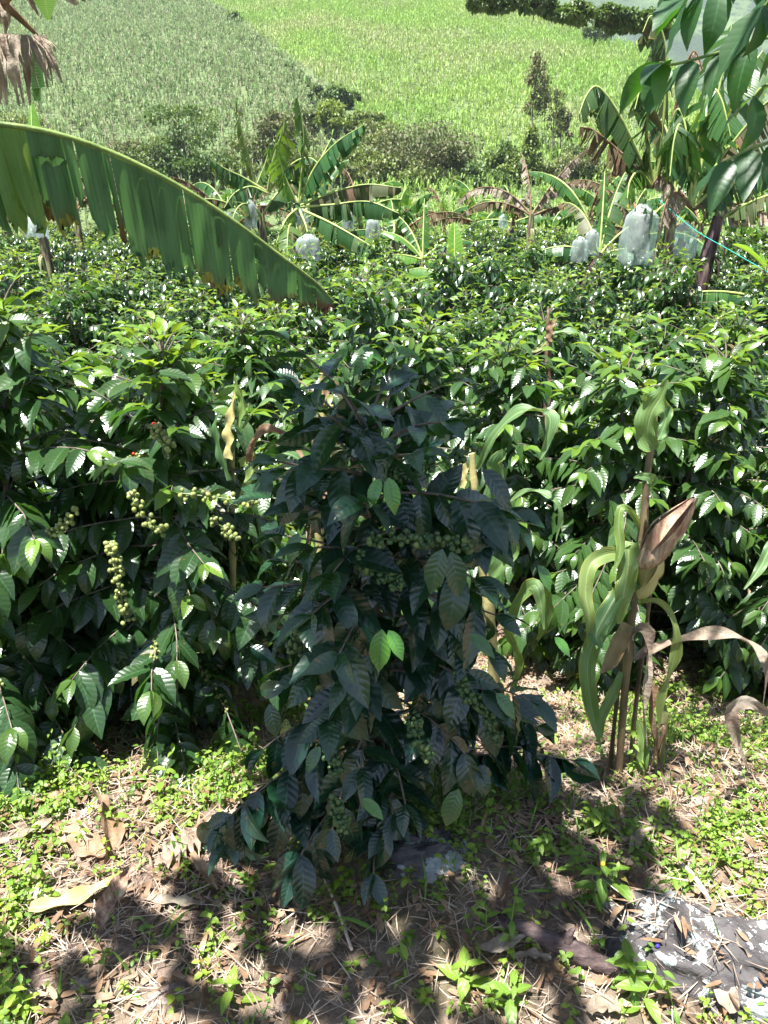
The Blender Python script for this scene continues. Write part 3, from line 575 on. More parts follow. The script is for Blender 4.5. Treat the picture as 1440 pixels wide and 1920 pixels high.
bF = base_at(790, 14.0); banana_plant(bF, 'small banana plant with bluish upright leaf left of the bright young one', (0, 0, 1.15), [
 (85, 80, 1.05, .16, .4, 0, .35), (165, 55, .9, .17, 1.0, 0, .5), (15, 45, 1.0, .18, 1.2, 0, .1), (190, 20, 1.0, .2, 1.0, 0, .7), (130, 65, 1.1, .17, .9, 0, .2)], r=.05, seed=17, group=RB)
bG = base_at(545, 14.0); rG = banana_plant(bG, 'large banana plant with a tall upright leaf among the left banana group', (.12, 0, 1.65), [
 (95, 60, 1.6, .26, 1.6, .1, 0), (270, 20, 1.3, .24, 1.9, .2, .3)], r=.09, seed=18, group=RB)
px_leaves(rG, [([(560, 380), (566, 320), (570, 260), (564, 210), (556, 182)], 14, 13.8, .24, .1, .3, 1.0), ([(562, 378), (590, 315), (630, 268), (682, 234)], 14, 13.6, .30, 0, 0, 1.1), ([(562, 376), (598, 305), (622, 258)], 14, 14.3, .28, 0, .1, 1.0), ([(564, 385), (620, 362), (685, 346), (752, 352)], 14, 13.5, .26, .45, 0, 1.2),
 ([(564, 388), (620, 384), (690, 378), (748, 400)], 14, 13.4, .26, .1, 0, 1.1), ([(570, 395), (620, 418), (680, 452), (722, 478)], 13.9, 12.8, .30, .05, 0, 1.1), ([(556, 392), (536, 412), (518, 455)], 13.9, 13.4, .24, .1, .7, 1.0), ([(562, 395), (574, 425), (580, 460)], 13.9, 13.4, .2, .3, .5, 1.0), ([(556, 380), (530, 320), (520, 270)], 14, 13.8, .28, 0, .55, .9)], 33)
bG2 = base_at(508, 14.4); rG2 = banana_plant(bG2, 'banana plant with whitish stem just left of the large one with the tall upright leaf', (-.06, 0, 1.8), [(20, 60, 1.5, .26, 1.3, .1, 0), (250, 40, 1.2, .25, 1.9, .2, .2)], r=.09, seed=28, group=RB)
px_leaves(rG2, [([(502, 358), (512, 300), (528, 250), (534, 222)], 14.4, 14, .30, .25, .5, .9), ([(498, 358), (455, 332), (425, 318), (398, 300)], 14.4, 14, .24, .05, 0, 1.0), ([(500, 362), (470, 350), (440, 362), (420, 390)], 14.4, 14, .25, .1, 0, 1.1), ([(504, 358), (545, 310), (580, 296), (610, 320)], 14.4, 14, .27, .05, 0, 1.1)], 34)
bH = base_at(486, 15.0); rH = banana_plant(bH, 'slim banana plant with a narrow torn leaf standing up, at the left of the group', (-.12, 0, 1.75), [(200, 45, 1.2, .2, 1.6, .6, 0), (100, 50, 1.3, .2, 1.5, .1, .1)], r=.07, seed=19, mat='pseudo_dark', group=RB)
px_leaves(rH, [([(478, 352), (468, 300), (454, 250), (443, 188)], 15, 14.8, .20, .3, .45, 1.0), ([(480, 352), (500, 300), (505, 270)], 15, 14.8, .22, .05, .3, 1.0)], 35)
bI = base_at(575, 17.0); banana_plant(bI, 'banana plant with spreading torn leaves at the right of the left group', (0, 0, 1.6), [
 (15, 40, 1.9, .25, 1.1, .1, 0), (350, 30, 1.8, .25, 1.2, .3, 0), (60, 65, 1.8, .25, 1., 0, .2), (120, 60, 1.7, .25, 1.2, .1, .1), (180, 35, 1.6, .25, 1.5, .7, 0), (25, 70, 1.6, .24, .9, 0, .1)], r=.09, seed=20, group=RB)
bJ = base_at(110, 13.0); banana_plant(bJ, 'banana plant with a bright upright leaf tip showing above the near torn leaf', (0, 0, 2.1), [
 (95, 80, 1.5, .2, .25, 0, .8), (150, 72, 1.5, .22, .5, 0, .3), (60, 50, 1.5, .24, 1.4, .2, .2), (20, 45, 1.4, .22, 1.5, .8, 0), (200, 40, 1.5, .24, 1.5, 0, .1), (300, 30, 1.2, .24, 1.9, .9, 0)], r=.1, seed=21, group=RB)
bJ2 = base_at(170, 15.0); banana_plant(bJ2, 'banana plant with withered brown leaf tips left of the airy tree', (0, 0, 1.9), [
 (60, 62, 1.6, .2, 1.0, .9, 0), (25, 50, 1.6, .22, 1.1, .8, 0), (120, 70, 1.4, .2, 1.0, .5, 0), (180, 50, 1.5, .22, 1.6, .2, 0)], r=.09, seed=22, group=RB)
FILL = [(395, 16, 1.1, 'young banana plant with a glowing leaf below the airy tree'), (690, 19, 1.7, 'banana plant with long level torn leaves near two hanging fruit bags'), (745, 24, 1.5, 'far banana plant half hidden behind the small bluish one'),
        (900, 22, 1.5, 'far green banana plant left of the withered one'), (1120, 20, 1.6, 'far banana plant behind the leaning one with two bags'), (1300, 15, 1.7, 'banana plant with brown rags behind the dark-stemmed one'),
        (1360, 18, 1.7, 'far banana plant near the right edge behind the green cord'), (1160, 26, 1.6, 'distant banana plant left of the large hanging fruit bag'), (620, 27, 1.5, 'distant banana plant above the left fruit bags'),
        (40, 18, 1.6, 'far banana plant at the left edge below the torn leaf'), (1410, 24, 1.6, 'distant banana plant at the right edge'), (830, 27, 1.6, 'distant banana plant beyond the bright young one'), (440, 23, 1.6, 'distant banana plant behind the slim one'),
        (640, 19, 1.3, 'ragged banana plant between the left group and the two round bags'), (930, 19, 1.6, 'banana plant partly behind the withered one'), (1085, 16, 1.7, 'dark green banana plant behind the leaning one with two bags'), (1150, 14, 1.5, 'banana plant just left of the large hanging fruit bag'), (330, 19, 1.7, 'banana plant above the middle of the near torn leaf'), (420, 17.5, 1.5, 'banana plant left of the slim one behind the near leaf'), (740, 17, 1.2, 'low banana plant left of the small bluish one'), (250, 22, 1.7, 'far banana plant above the near torn leaf')]
for i, (px, Y, h, lab) in enumerate(FILL):
    rs = np.random.default_rng(500+i); lv = []
    for k in range(8): dr = rs.random(); lv.append((k*137+rs.uniform(-20, 20), rs.uniform(15, 75), rs.uniform(1.3, 1.9), .24, rs.uniform(.8, 1.8), .8 if dr < .25 else 0, rs.uniform(0, .35)))
    banana_plant(base_at(px, Y), lab, (rs.normal(0, .15), 0, h), lv, r=.09, seed=600+i, mat='pseudo' if i % 2 else 'pseudo_dark', group=RB)

def fruit_bag(px, py, Y, wd, ht, label, full=True, seed=0):
    rs = np.random.default_rng(seed); c = at(px, py, Y); root = thing('fruit_bag', label, 'fruit bag', tuple(c), 'plastic bags over banana bunches'); b = MB()
    n, m_ = 16, 28; v = np.linspace(0, 1, n); a = np.linspace(0, 2*np.pi, m_, endpoint=False)
    prof = np.interp(v, [0, .08, .22, .6, .9, 1], [.10, .35, .85, 1.0, .97, .92])
    rr = wd/2*prof[:, None]*(1+.07*np.sin(a*5+v[:, None]*6+seed)+.05*np.sin(a*11-v[:, None]*9)+rs.normal(0, .004, (n, m_)))
    P = np.stack([rr*np.cos(a), rr*np.sin(a)*.8, np.repeat(((.5-v)*ht)[:, None], m_, 1)+(v[:, None] > .97)*rs.normal(0, .02, (1, m_))], -1); b.grid(P, close=True)
    b.build('bag_film', M['bag'], root)
    if full:
        g = MB()
        for k in range(70):
            h = rs.uniform(-.36, .34)*ht; an = rs.uniform(0, 6.28); r0 = wd*.22; d = np.array([math.cos(an), math.sin(an), 0]); p0 = d*r0*.7+np.array([0, 0, h])
            tube(g, spline([p0, p0+d*wd*.10+np.array([0, 0, .01]), p0+d*wd*.13+np.array([0, 0, .09*ht/.7])], 5), [wd*.035, wd*.045, wd*.04, wd*.03, wd*.012], 5)
        tube(g, [(0, 0, -.4*ht), (0, 0, .55*ht)], wd*.09, 6); g.build('banana_bunch', M['bunch'], root)
fruit_bag(1199, 438, 10.4, .46, .74, 'large clear plastic bag over a green bunch beside the pale banana stem', seed=1)
fruit_bag(1087, 466, 12.0, .25, .36, 'small filled bag, left of the two hanging on the leaning banana plant', seed=2)
fruit_bag(1110, 454, 12.2, .22, .40, 'small paler bag, right of the two hanging on the leaning banana plant', seed=3)
fruit_bag(652, 411, 16.5, .25, .37, 'whitish fruit bag, left of the pair right of the big banana plant', seed=4)
fruit_bag(699, 428, 16.0, .28, .42, 'rounded whitish fruit bag, right of the pair beyond the banana leaf tip', seed=5)
fruit_bag(470, 400, 14.0, .2, .46, 'blue-white narrow bag hanging on the slim banana plant', seed=6)
fruit_bag(432, 402, 15.5, .22, .3, 'crumpled grey-white bag just above the big near banana leaf', False, seed=7)
fruit_bag(578, 463, 13.0, .40, .42, 'wide crumpled bluish bag under the large banana plant of the left group', seed=8)
fruit_bag(566, 405, 14.5, .24, .26, 'small crumpled bag between drooping leaves of the large banana plant', False, seed=9)
fruit_bag(943, 415, 18.0, .2, .3, 'tiny bluish bag near the withered banana plant', False, seed=10)
fruit_bag(1282, 450, 10.6, .34, .46, 'pale bag half hidden behind the dark banana stem', False, seed=11)
fruit_bag(66, 424, 12.0, .34, .3, 'white crumpled bag below the torn near banana leaf at the left edge', False, seed=12)

# near banana plant standing outside the frame on the left; its leaves reach into view
rs = np.random.default_rng(77)
nbx, nby = -2.25, 2.1; nb = thing('banana_plant', 'near banana plant reaching in from the left edge with a huge torn green leaf', 'banana plant', (nbx, nby, gz1(nbx, nby)), None)
off = np.array(nb.location); b = MB(); tube(b, spline([(0, 0, -.1), (0, 0, 1.2), (.05, .1, 2.3)], 12), np.linspace(.14, .08, 12), 12); b.build('stem', M['pseudo'], nb)
Yh = [1.85, 1.88, 1.92, 1.97, 2.03, 2.1, 2.17, 2.22, 2.25]; px_h = [(-560, 330), (-330, 255), (-150, 225), (0, 233), (110, 252), (220, 290), (330, 345), (430, 408), (530, 482), (590, 528), (626, 566)]
Yh = np.interp(np.linspace(0, 1, len(px_h)), [0, 1], [1.8, 2.25]); hp = [at(p[0], p[1], y_)-off for p, y_ in zip(px_h, Yh)]
bl, bm = MB(), MB()
n = 1101; C_ = spline(hp, n); tube(bm, C_, np.linspace(.008, .003, n), 8)
pix_x = np.array([720+FPX*((C_[i]+off)[0])/((C_[i]+off)[1]*CP-((C_[i]+off)[2]-EYE)*SP) for i in range(n)])
Wl = np.interp(pix_x, [-560, -330, -150, 0, 55, 105, 150, 220, 300, 380, 450, 520, 570, 608, 627], [.02, .2, .25, .235, .235, .23, .235, .275, .255, .235, .19, .135, .11, .065, .01])
T = unit(np.gradient(C_, axis=0)); tocam = np.array([.05, -1, 0.])
cutpx = [-560, -420, -300, -200, -120, -40, 44, 112, 136, 190, 203, 270, 342, 421, 473, 491, 533, 556, 592, 627]
def hero_strip(a, b2, phi, wmul, dryv, curl, layer=0., A3=0., dn=0.):
    idx = np.where((pix_x >= a-1) & (pix_x <= b2+1))[0]
    if len(idx) < 2: return
    idx = idx[::3] if len(idx) > 12 else idx
    wmul = wmul*(.93+.22*(vnoise(pix_x[idx]*.09+a, pix_x[idx]*0, 5)-.4)+.10*(vnoise(pix_x[idx]*.35, pix_x[idx]*0, 6)-.5))
    K = 12; c = C_[idx]; t = T[idx]; W = Wl[idx]*wmul; s_ = unit(tocam-t*(t@tocam)[:, None]); d_ = np.array([0, 0, -1.])
    q = c+s_*layer; P = [q.copy()]; vv0 = pix_x[idx]
    for k in range(1, K+1):
        ph = phi+curl*(k/K)+.22*np.sin(vv0*.055+k*.25)*(k/K)+.07*np.sin(vv0*.17+k*.5)
        st_ = (W/K)*(1+.0*k); q = q+st_[:, None]*(s_*np.cos(ph)[:, None]+d_*np.sin(ph)[:, None])+t*st_[:, None]*(.10+dn); P.append(q.copy())
    G = np.stack(P, 1); G[:, -1] += rs.normal(0, .006, G[:, -1].shape); G[:, -2] += rs.normal(0, .002, G[:, -2].shape)
    tear = np.clip(np.minimum(np.arange(len(idx)), np.arange(len(idx))[::-1]), 0, 3)/3.  # rounded corners of each torn strip
    G[:, -1] = G[:, -1]*tear[:, None]+G[:, -3]*(1-tear[:, None]); G[:, -2] = G[:, -2]*(.5+.5*tear[:, None])+G[:, -3]*(.5-.5*tear[:, None])
    uu, vv = np.meshgrid(np.linspace(.5, 1, K+1), vv0/640.); A = np.zeros(G.shape[:2]+(4,)); A[..., 0] = .4; A[..., 3] = 1; A[..., 1] = A3
    kk = np.arange(K+1)/K; A[..., 2] = np.clip(dryv*(smooth(.35, .8, kk) if dryv > .85 else smooth(.72, .95, kk))[None]+(0 if dryv else 0), 0, 1)
    bl.grid(G, U=np.stack([uu, vv], -1), A=A.reshape(-1, 4))
for j in range(len(cutpx)-1):
    a, b2 = cutpx[j], cutpx[j+1]; 
    if b2-a < 8: continue
    wm = {44: .28, 112: .80, 136: .95, 190: 1.}.get(a, 1.); hero_strip(a+1.2, b2-.2, 1.86+rs.normal(0, .05), wm, {190: .9, 592: 1., 556: .8, 533: .6, 491: .5, 421: .35, 342: .3, 44: .1}.get(a, 0.), rs.uniform(-.1, .12), 0, .45 if a in (-40,) else 0.0)
hero_strip(60, 112, 1.7, .95, .35, .1, -.03); hero_strip(-30, 70, 1.9, .9, .9, .1, -.05)
for a, b2, wm, ph in ((-560, -300, .9, 2.1), (-300, -120, .9, 2.1), (-120, 20, .85, 2.1), (40, 120, .8, 2.0), (150, 190, .5, 2.0), (235, 300, .62, 1.9), (300, 330, .3, 2.1), (395, 425, .5, 1.9), (470, 530, .45, 1.85), (560, 600, .5, 1.9)):
    hero_strip(a, b2, ph, wm, 0, .1, -.006)
lo = bl.build('leaf', M['banana_hero'], nb); bm.build('midrib', M['green_stem'], lo)
# leaf above the frame of the same plant, throwing shade, and the withered one hanging at the top left
bl, bm = MB(), MB(); banana_leaf(bl, bm, leaf_path((.05, .1, 2.3), R(185), R(50), 1.9, 1.3), .3, 0, .1, (.3, .5), 16, rs=rs, K=5); lo = bl.build('leaf', M['banana'], nb); bm.build('midrib', M['petiole'], lo)
bl, bl2, bm = MB(), MB(), MB(); P0 = [np.array((.05, .1, 2.3)), at(-60, -40, 2.7)-off, at(10, 10, 2.9)-off, at(70, 66, 3.0)-off]; tube(bm, spline(P0, 16), np.linspace(.03, .006, 16), 6)
for (x0, y0, x1, y1, wd, dr) in [(-20, 62, 12, 178, 11, 1), (0, 64, 30, 190, 9, 1), (12, 65, 24, 192, 10, .9), (30, 66, 52, 186, 9, 1), (45, 66, 62, 190, 8, 1), (62, 70, 82, 158, 9, 1), (74, 68, 104, 150, 8, 1), (78, 70, 97, 155, 4, 1), (-30, 60, -5, 180, 11, 1), (20, 66, 40, 140, 12, 1), (52, 68, 74, 140, 10, 1), (-5, 0, 16, 62, 9, .6), (10, -10, 22, 55, 5, 1), (50, -30, 78, 30, 6, 1), (76, -30, 92, 36, 11, .35), (120, -30, 138, 8, 12, 1), (140, -40, 160, 2, 9, 1)]:
  for rep_ in range(3):
    x0, x1, y1, wd = x0+rs.normal(0, 5), x1+rs.normal(0, 8), y1*(1.04 if rep_ == 0 else rs.uniform(.7, 1.05)) if y1 > 60 else y1, wd*(.55 if rep_ == 0 else .42)
    Yy = 2.95+rs.uniform(-.12, .12); pts = [at(x0, y0, Yy)-off, at(x0*.55+x1*.45+rs.normal(0, 5), y0*.55+y1*.45, Yy-.02)-off, at(x1, y1, Yy)-off]
    ribbon(bl if y1 > 64 else bl2, pts, [wd/520*1.3, wd/520*1.7, wd/520*1.3, wd/520*.3], (.2, -1, .1), (.3, .4 if dr < .5 else 0, dr, 1), n=14, nw=6, fold=.9, wave=.5, waves=2.5, twist=rs.uniform(-1, 1))
lo = bl.build('withered_leaf', M['dry_grey'], nb); bl2.build('withered_leaf', M['dry_grey'], nb); bm.build('midrib', M['dry'], lo)
for (x0, y0, x1, y1, wd) in [(55, 100, 74, 165, 14), (66, 110, 70, 190, 8), (-10, 5, 5, 45, 10)]:
    bl = MB()
    ribbon(bl, [at(x0, y0, 3.1)-off, at((x0+x1)/2, (y0+y1)/2, 3.1)-off, at(x1, y1, 3.1)-off], [wd/500*.5, wd/500, wd/700], (.2, -1, .1), (.3, .15, 0, 1), n=10); bl.build('leaf', M['banana'], nb)
bl = MB()
ribbon(bl, [at(82, -20, 2.8)-off, at(86, 10, 2.8)-off, at(92, 38, 2.8)-off], [.02, .035, .02, .005], (.2, -1, .1), (.3, 1, .1, 1), n=10)
bl.build('leaf', M['banana'], nb)

# ------------------------------------------------------------------ maize
def leafp(root, pix, Y, wpx, yg=.2, dry=0., hint=(-.5, -.9, .6), fold=.25, wave=.15, twist=0, mat='corn', name='leaf', n=26):
    b = MB(); L = np.array(root.location); Yv = np.interp(np.linspace(0, 1, len(pix)), np.linspace(0, 1, len(Y)), Y) if np.ndim(Y) else [Y]*len(pix)
    pts = [at(p[0], p[1], y_)-L for p, y_ in zip(pix, Yv)]; sc_ = np.mean(Yv)*1.1/FPX
    w_ = wpx if np.ndim(wpx) else [wpx*.55, wpx*.95, wpx, wpx*.9, wpx*.65, wpx*.08]
    ribbon(b, pts, [a*sc_*.37 for a in w_], hint, (.5, yg, dry, 1), n=n, nw=6, fold=fold*1.6, wave=wave*2.2+.1, waves=3.2, twist=twist+.25); return b.build(name, M[mat], root)
def stalk(root, pix, Y, rpx, mat='stalk', knots=True):
    b = MB(); L = np.array(root.location); Yv = np.interp(np.linspace(0, 1, len(pix)), np.linspace(0, 1, len(Y)), Y) if np.ndim(Y) else [Y]*len(pix)
    p = spline([at(q[0], q[1], y_)-L for q, y_ in zip(pix, Yv)], 30); rr = np.interp(np.linspace(0, 1, 30), np.linspace(0, 1, len(rpx)), rpx)*np.mean(Yv)*1.1/FPX
    if knots: rr = rr*(1+.28*(np.arange(30) % 7 == 3))
    tube(b, p, rr, 8); return b.build('stalk', M[mat], root)
g0 = at(1160, 1530, 1.95); cp = thing('corn_plant', 'tall withered corn plant with bare dark stalk and brown husked ear, right foreground', 'corn plant', (g0[0], 1.95, gz1(g0[0], 1.95)), 'corn plants')
stalk(cp, [(1152, 1560), (1160, 1450), (1172, 1290), (1186, 1150), (1205, 1000), (1214, 890), (1226, 800), (1229, 770)], 1.95, [8, 8, 8, 8, 7, 6, 4])
stalk(cp, [(1140, 1550), (1146, 1420), (1160, 1290), (1178, 1175)], 1.99, [5, 5, 4, 3]); stalk(cp, [(1172, 1555), (1185, 1400), (1196, 1290), (1215, 1150), (1222, 1080)], 2.0, [6, 5, 4, 3])
stalk(cp, [(1160, 1560), (1128, 1480), (1132, 1440)], 1.93, [4, 3, 2], 'dry'); 
leafp(cp, [(1226, 842), (1214, 815), (1222, 775), (1240, 745), (1252, 712)], [1.94, 1.9], [14, 58, 46, 66, 60, 34, 6], .5, 0, fold=.35, wave=.16, twist=.1)
leafp(cp, [(1218, 845), (1236, 820), (1250, 780), (1240, 735)], [1.96, 1.98], [14, 26, 32, 10], .15, 0, fold=.3, wave=.4)
leafp(cp, [(1216, 912), (1224, 900), (1205, 894), (1188, 896)], [1.93, 1.88], [10, 26, 20, 3], .3, 0)
leafp(cp, [(1203, 1000), (1188, 965), (1166, 952), (1160, 985), (1163, 1030), (1150, 1075)], [1.95, 1.88], [10, 16, 18, 24, 22, 4], .75, .0)
leafp(cp, [(1192, 1080), (1175, 1045), (1140, 1040), (1106, 1062), (1098, 1115), (1106, 1160), (1102, 1212)], [1.95, 1.82], [16, 30, 38, 40, 34, 26, 4], .75, .12)
leafp(cp, [(1190, 1110), (1180, 1020), (1178, 1060), (1170, 1110), (1160, 1170)], [1.94, 1.86], [30, 50, 52, 48, 10], .6, .05, wave=.3)
leafp(cp, [(1200, 1095), (1165, 1108), (1140, 1145), (1118, 1190), (1128, 1215)], [1.93, 1.8], [12, 34, 44, 50, 6], .05, 0, fold=.4)
leafp(cp, [(1180, 1130), (1150, 1150), (1120, 1190), (1102, 1245), (1108, 1320), (1126, 1400)], [1.95, 1.84], [30, 46, 50, 44, 40, 4], .35, .0, wave=.3)
leafp(cp, [(1178, 1170), (1164, 1200), (1145, 1240), (1125, 1262)], [1.93, 1.87], [30, 44, 40, 6], .2, .85)
leafp(cp, [(1165, 1260), (1150, 1300), (1130, 1340), (1128, 1385)], [1.95, 1.88], [12, 30, 26, 3], .4, 0)
leafp(cp, [(1200, 1128), (1236, 1128), (1262, 1160), (1268, 1215), (1252, 1270), (1236, 1320), (1236, 1400)], [1.95, 1.86], [12, 14, 18, 24, 26, 16, 3], .85, .15, wave=.5, twist=.6)
leafp(cp, [(1178, 1245), (1215, 1222), (1280, 1200), (1350, 1190), (1405, 1208), (1434, 1250), (1430, 1325)], [1.97, 1.8], [8, 22, 30, 30, 26, 20, 3], 0, .95, hint=(0, -.6, 1), mat='dry_grey', fold=.4, wave=.3)
leafp(cp, [(1186, 1225), (1190, 1190), (1210, 1185), (1212, 1240), (1205, 1330), (1212, 1400)], [1.95, 1.88], [14, 20, 26, 22, 12, 3], 0, 1, mat='dry_grey', fold=.9, wave=.4, twist=1)
leafp(cp, [(1196, 1350), (1206, 1385), (1204, 1430), (1188, 1480), (1178, 1500)], [1.97, 1.92], [12, 30, 34, 20, 3], .65, 0)
leafp(cp, [(1208, 1300), (1222, 1290), (1216, 1340), (1226, 1400), (1216, 1450)], [1.95, 1.9], [10, 24, 20, 14, 3], 0, 1, mat='dry', fold=.9, twist=1.5)
leafp(cp, [(1225, 1380), (1246, 1360), (1234, 1420), (1252, 1480), (1248, 1540)], [1.97, 1.9], [4, 10, 6, 6, 2], 0, 1, mat='husk', fold=1)
leafp(cp, [(1162, 1460), (1180, 1500), (1206, 1540), (1222, 1535)], [1.93, 1.85], [4, 9, 8, 2], 0, 1, mat='husk', fold=1)
leafp(cp, [(1236, 1300), (1243, 1340), (1238, 1410), (1230, 1440)], [1.98, 1.95], [14, 26, 24, 4], .4, .5, twist=.5)
def ear(root, p0, p1, Y, rp, mat, name='ear'):
    b = MB(); L = np.array(root.location); A0, A1 = at(*p0, Y)-L, at(*p1, Y-.06)-L; p = spline([A0, A0*.6+A1*.4+np.array([.01, 0, -.008]), A1], 22); v = np.linspace(0, 1, 22)
    rr = rp*Y*1.1/FPX*np.interp(v, [0, .1, .3, .55, .8, 1], [.35, .8, 1, .85, .4, .05]); tube(b, p, rr, 14)
    for k in range(5):
        d = np.array([math.cos(k*1.3), math.sin(k*1.3), .3]); ribbon(b, [A0, A0*.5+A1*.5+d*rp*.0008*Y, A1*1.0+d*.008], [.008, .02, .003], d, n=14)
    return b.build(name, M[mat], root)
ear(cp, (1196, 1060), (1302, 935), 1.92, 25, 'husk'); ear(cp, (1190, 1115), (1238, 1035), 1.97, 21, 'pale_stalk')

g1 = at(900, 1230, 2.35); cp2 = thing('corn_plant', 'green corn plant with long bent pale leaves behind the dark middle shrub', 'corn plant', (g1[0], 2.45, gz1(g1[0], 2.45)), 'corn plants')
stalk(cp2, [(928, 1330), (922, 1200), (905, 1050), (890, 930), (885, 850)], 2.45, [11, 10, 9, 5], 'pale_stalk'); leafp(cp2, [(868, 915), (872, 875), (870, 838)], 2.42, [16, 22, 3], 1, .3, mat='pale_stalk')
leafp(cp2, [(895, 880), (925, 820), (965, 778), (1000, 770), (1030, 782), (1026, 820), (1012, 862)], [2.45, 2.3], [10, 24, 34, 34, 38, 34, 3], .25, 0, hint=(.2, -.6, 1), twist=.3)
leafp(cp2, [(915, 1060), (930, 1000), (935, 930), (940, 870), (950, 850)], [2.45, 2.3], [40, 62, 66, 50, 30], .15, 0, fold=.35)
leafp(cp2, [(920, 1080), (955, 1040), (965, 980), (950, 930)], [2.4, 2.35], [24, 50, 40, 8], .35, .0)
leafp(cp2, [(945, 950), (985, 922), (1025, 928), (1050, 960), (1042, 1015)], [2.45, 2.3], [8, 16, 20, 14, 3], .25, 0, hint=(0, -.5, 1))
leafp(cp2, [(950, 1190), (972, 1130), (1000, 1098), (1012, 1120), (1020, 1180)], [2.45, 2.3], [12, 30, 38, 28, 4], .4, 0); leafp(cp2, [(1008, 1200), (1028, 1160), (1030, 1120), (1018, 1085)], [2.4, 2.35], [10, 24, 22, 4], .6, 0)
leafp(cp2, [(960, 1300), (975, 1240), (955, 1190), (940, 1160)], [2.45, 2.4], [14, 22, 20, 4], .7, 0)
g2 = at(610, 1100, 2.7); cp3 = thing('corn_plant', 'dry corn stalks with orange-brown sheath left of the dark shrub top', 'corn plant', (g2[0], 2.7, gz1(g2[0], 2.7)), 'corn plants')
stalk(cp3, [(608, 1250), (600, 1050), (596, 900), (606, 780), (602, 700)], 2.7, [8, 8, 7, 4], 'pale_stalk'); stalk(cp3, [(566, 1160), (575, 1040), (590, 950), (588, 800)], 2.7, [6, 5, 4], 'dry'); stalk(cp3, [(628, 1240), (626, 1000), (628, 900), (620, 760)], 2.75, [8, 7, 5], 'pale_stalk')
leafp(cp3, [(626, 940), (620, 880), (605, 830), (600, 780)], 2.66, [20, 28, 24, 10], 0, 1, mat='husk', fold=.8); leafp(cp3, [(600, 1000), (606, 940), (622, 900)], 2.66, [12, 26, 8], 0, 1, mat='dry'); leafp(cp3, [(606, 760), (616, 730), (630, 720), (640, 760)], 2.68, [8, 16, 12, 3], 0, .9, mat='dry')
leafp(cp3, [(590, 920), (570, 870), (535, 850), (500, 858), (470, 880)], [2.7, 2.6], [8, 24, 30, 24, 4], .1, 0, hint=(0, -.5, 1))
g3 = at(440, 1000, 2.5); cp4 = thing('corn_plant', 'yellowing corn plant poking out of the left coffee row with a curled brown leaf', 'corn plant', (g3[0], 2.35, gz1(g3[0], 2.35)), 'corn plants')
stalk(cp4, [(440, 1300), (436, 1050), (434, 860), (438, 740)], 2.62, [6, 6, 6, 3], 'pale_stalk'); leafp(cp4, [(430, 860), (432, 800), (440, 735)], 2.3, [22, 34, 4], .9, .35, mat='pale_stalk'); leafp(cp4, [(448, 800), (456, 760), (446, 725), (440, 700)], 2.3, [16, 22, 16, 3], .8, 0)
leafp(cp4, [(455, 805), (480, 768), (510, 752), (530, 775), (532, 805)], [2.32, 2.2], [10, 14, 16, 12, 3], .3, 0, hint=(0, -.5, 1)); leafp(cp4, [(470, 885), (478, 835), (500, 812), (530, 818), (560, 850), (578, 885)], [2.3, 2.2], [14, 26, 28, 22, 14, 3], 0, 1, hint=(0, -.6, 1), mat='dry', fold=.6)
leafp(cp4, [(450, 870), (475, 860), (468, 900), (450, 930)], [2.32, 2.25], [16, 34, 26, 4], .8, .1); leafp(cp4, [(478, 850), (520, 860), (555, 885), (585, 920)], [2.3, 2.2], [8, 28, 24, 3], .1, 0, hint=(0, -.5, 1)); leafp(cp4, [(432, 900), (415, 850), (405, 800), (412, 770)], [2.32, 2.3], [14, 26, 20, 3], .1, 0)
g4 = at(1028, 660, 4.5); cp5 = thing('corn_plant', 'short dry corn stub with a limp pale leaf between right coffee rows', 'corn plant', (g4[0], 4.5, gz1(g4[0], 4.5)), 'corn plants')
stalk(cp5, [(1026, 800), (1027, 680), (1028, 575)], 4.5, [7, 6, 2], 'dry'); leafp(cp5, [(1030, 640), (1034, 615), (1044, 598)], 4.45, [14, 20, 3], 0, 1, mat='dry'); leafp(cp5, [(1030, 628), (1060, 622), (1085, 628), (1098, 655), (1130, 675)], [4.48, 4.4], [10, 18, 20, 18, 3], .2, 0, hint=(0, -.5, 1)); leafp(cp5, [(1024, 640), (1010, 655), (985, 660)], 4.45, [8, 12, 3], .8, .3)
g5 = at(1500, 1500, 1.7); cp6 = thing('corn_plant', 'withered corn plant outside the right edge, its grey curled leaf hanging into view', 'corn plant', (g5[0], 1.75, gz1(g5[0], 1.75)), 'corn plants')
stalk(cp6, [(1520, 1750), (1500, 1400), (1490, 1150), (1480, 1000)], 1.75, [11, 9, 6]); leafp(cp6, [(1495, 1350), (1440, 1335), (1400, 1316), (1370, 1335), (1380, 1385), (1404, 1445)], [1.75, 1.68], [10, 24, 34, 36, 22, 3], 0, 1, mat='dry_grey', fold=.5, wave=.4)
leafp(cp6, [(1488, 1000), (1450, 1020), (1425, 1065), (1395, 1105)], [1.75, 1.68], [10, 30, 24, 3], .2, 0)
leafp(cp6, [(1500, 1560), (1450, 1540), (1430, 1580), (1424, 1640)], [1.7, 1.6], [6, 8, 6, 2], 0, 1, mat='dry', fold=.5)

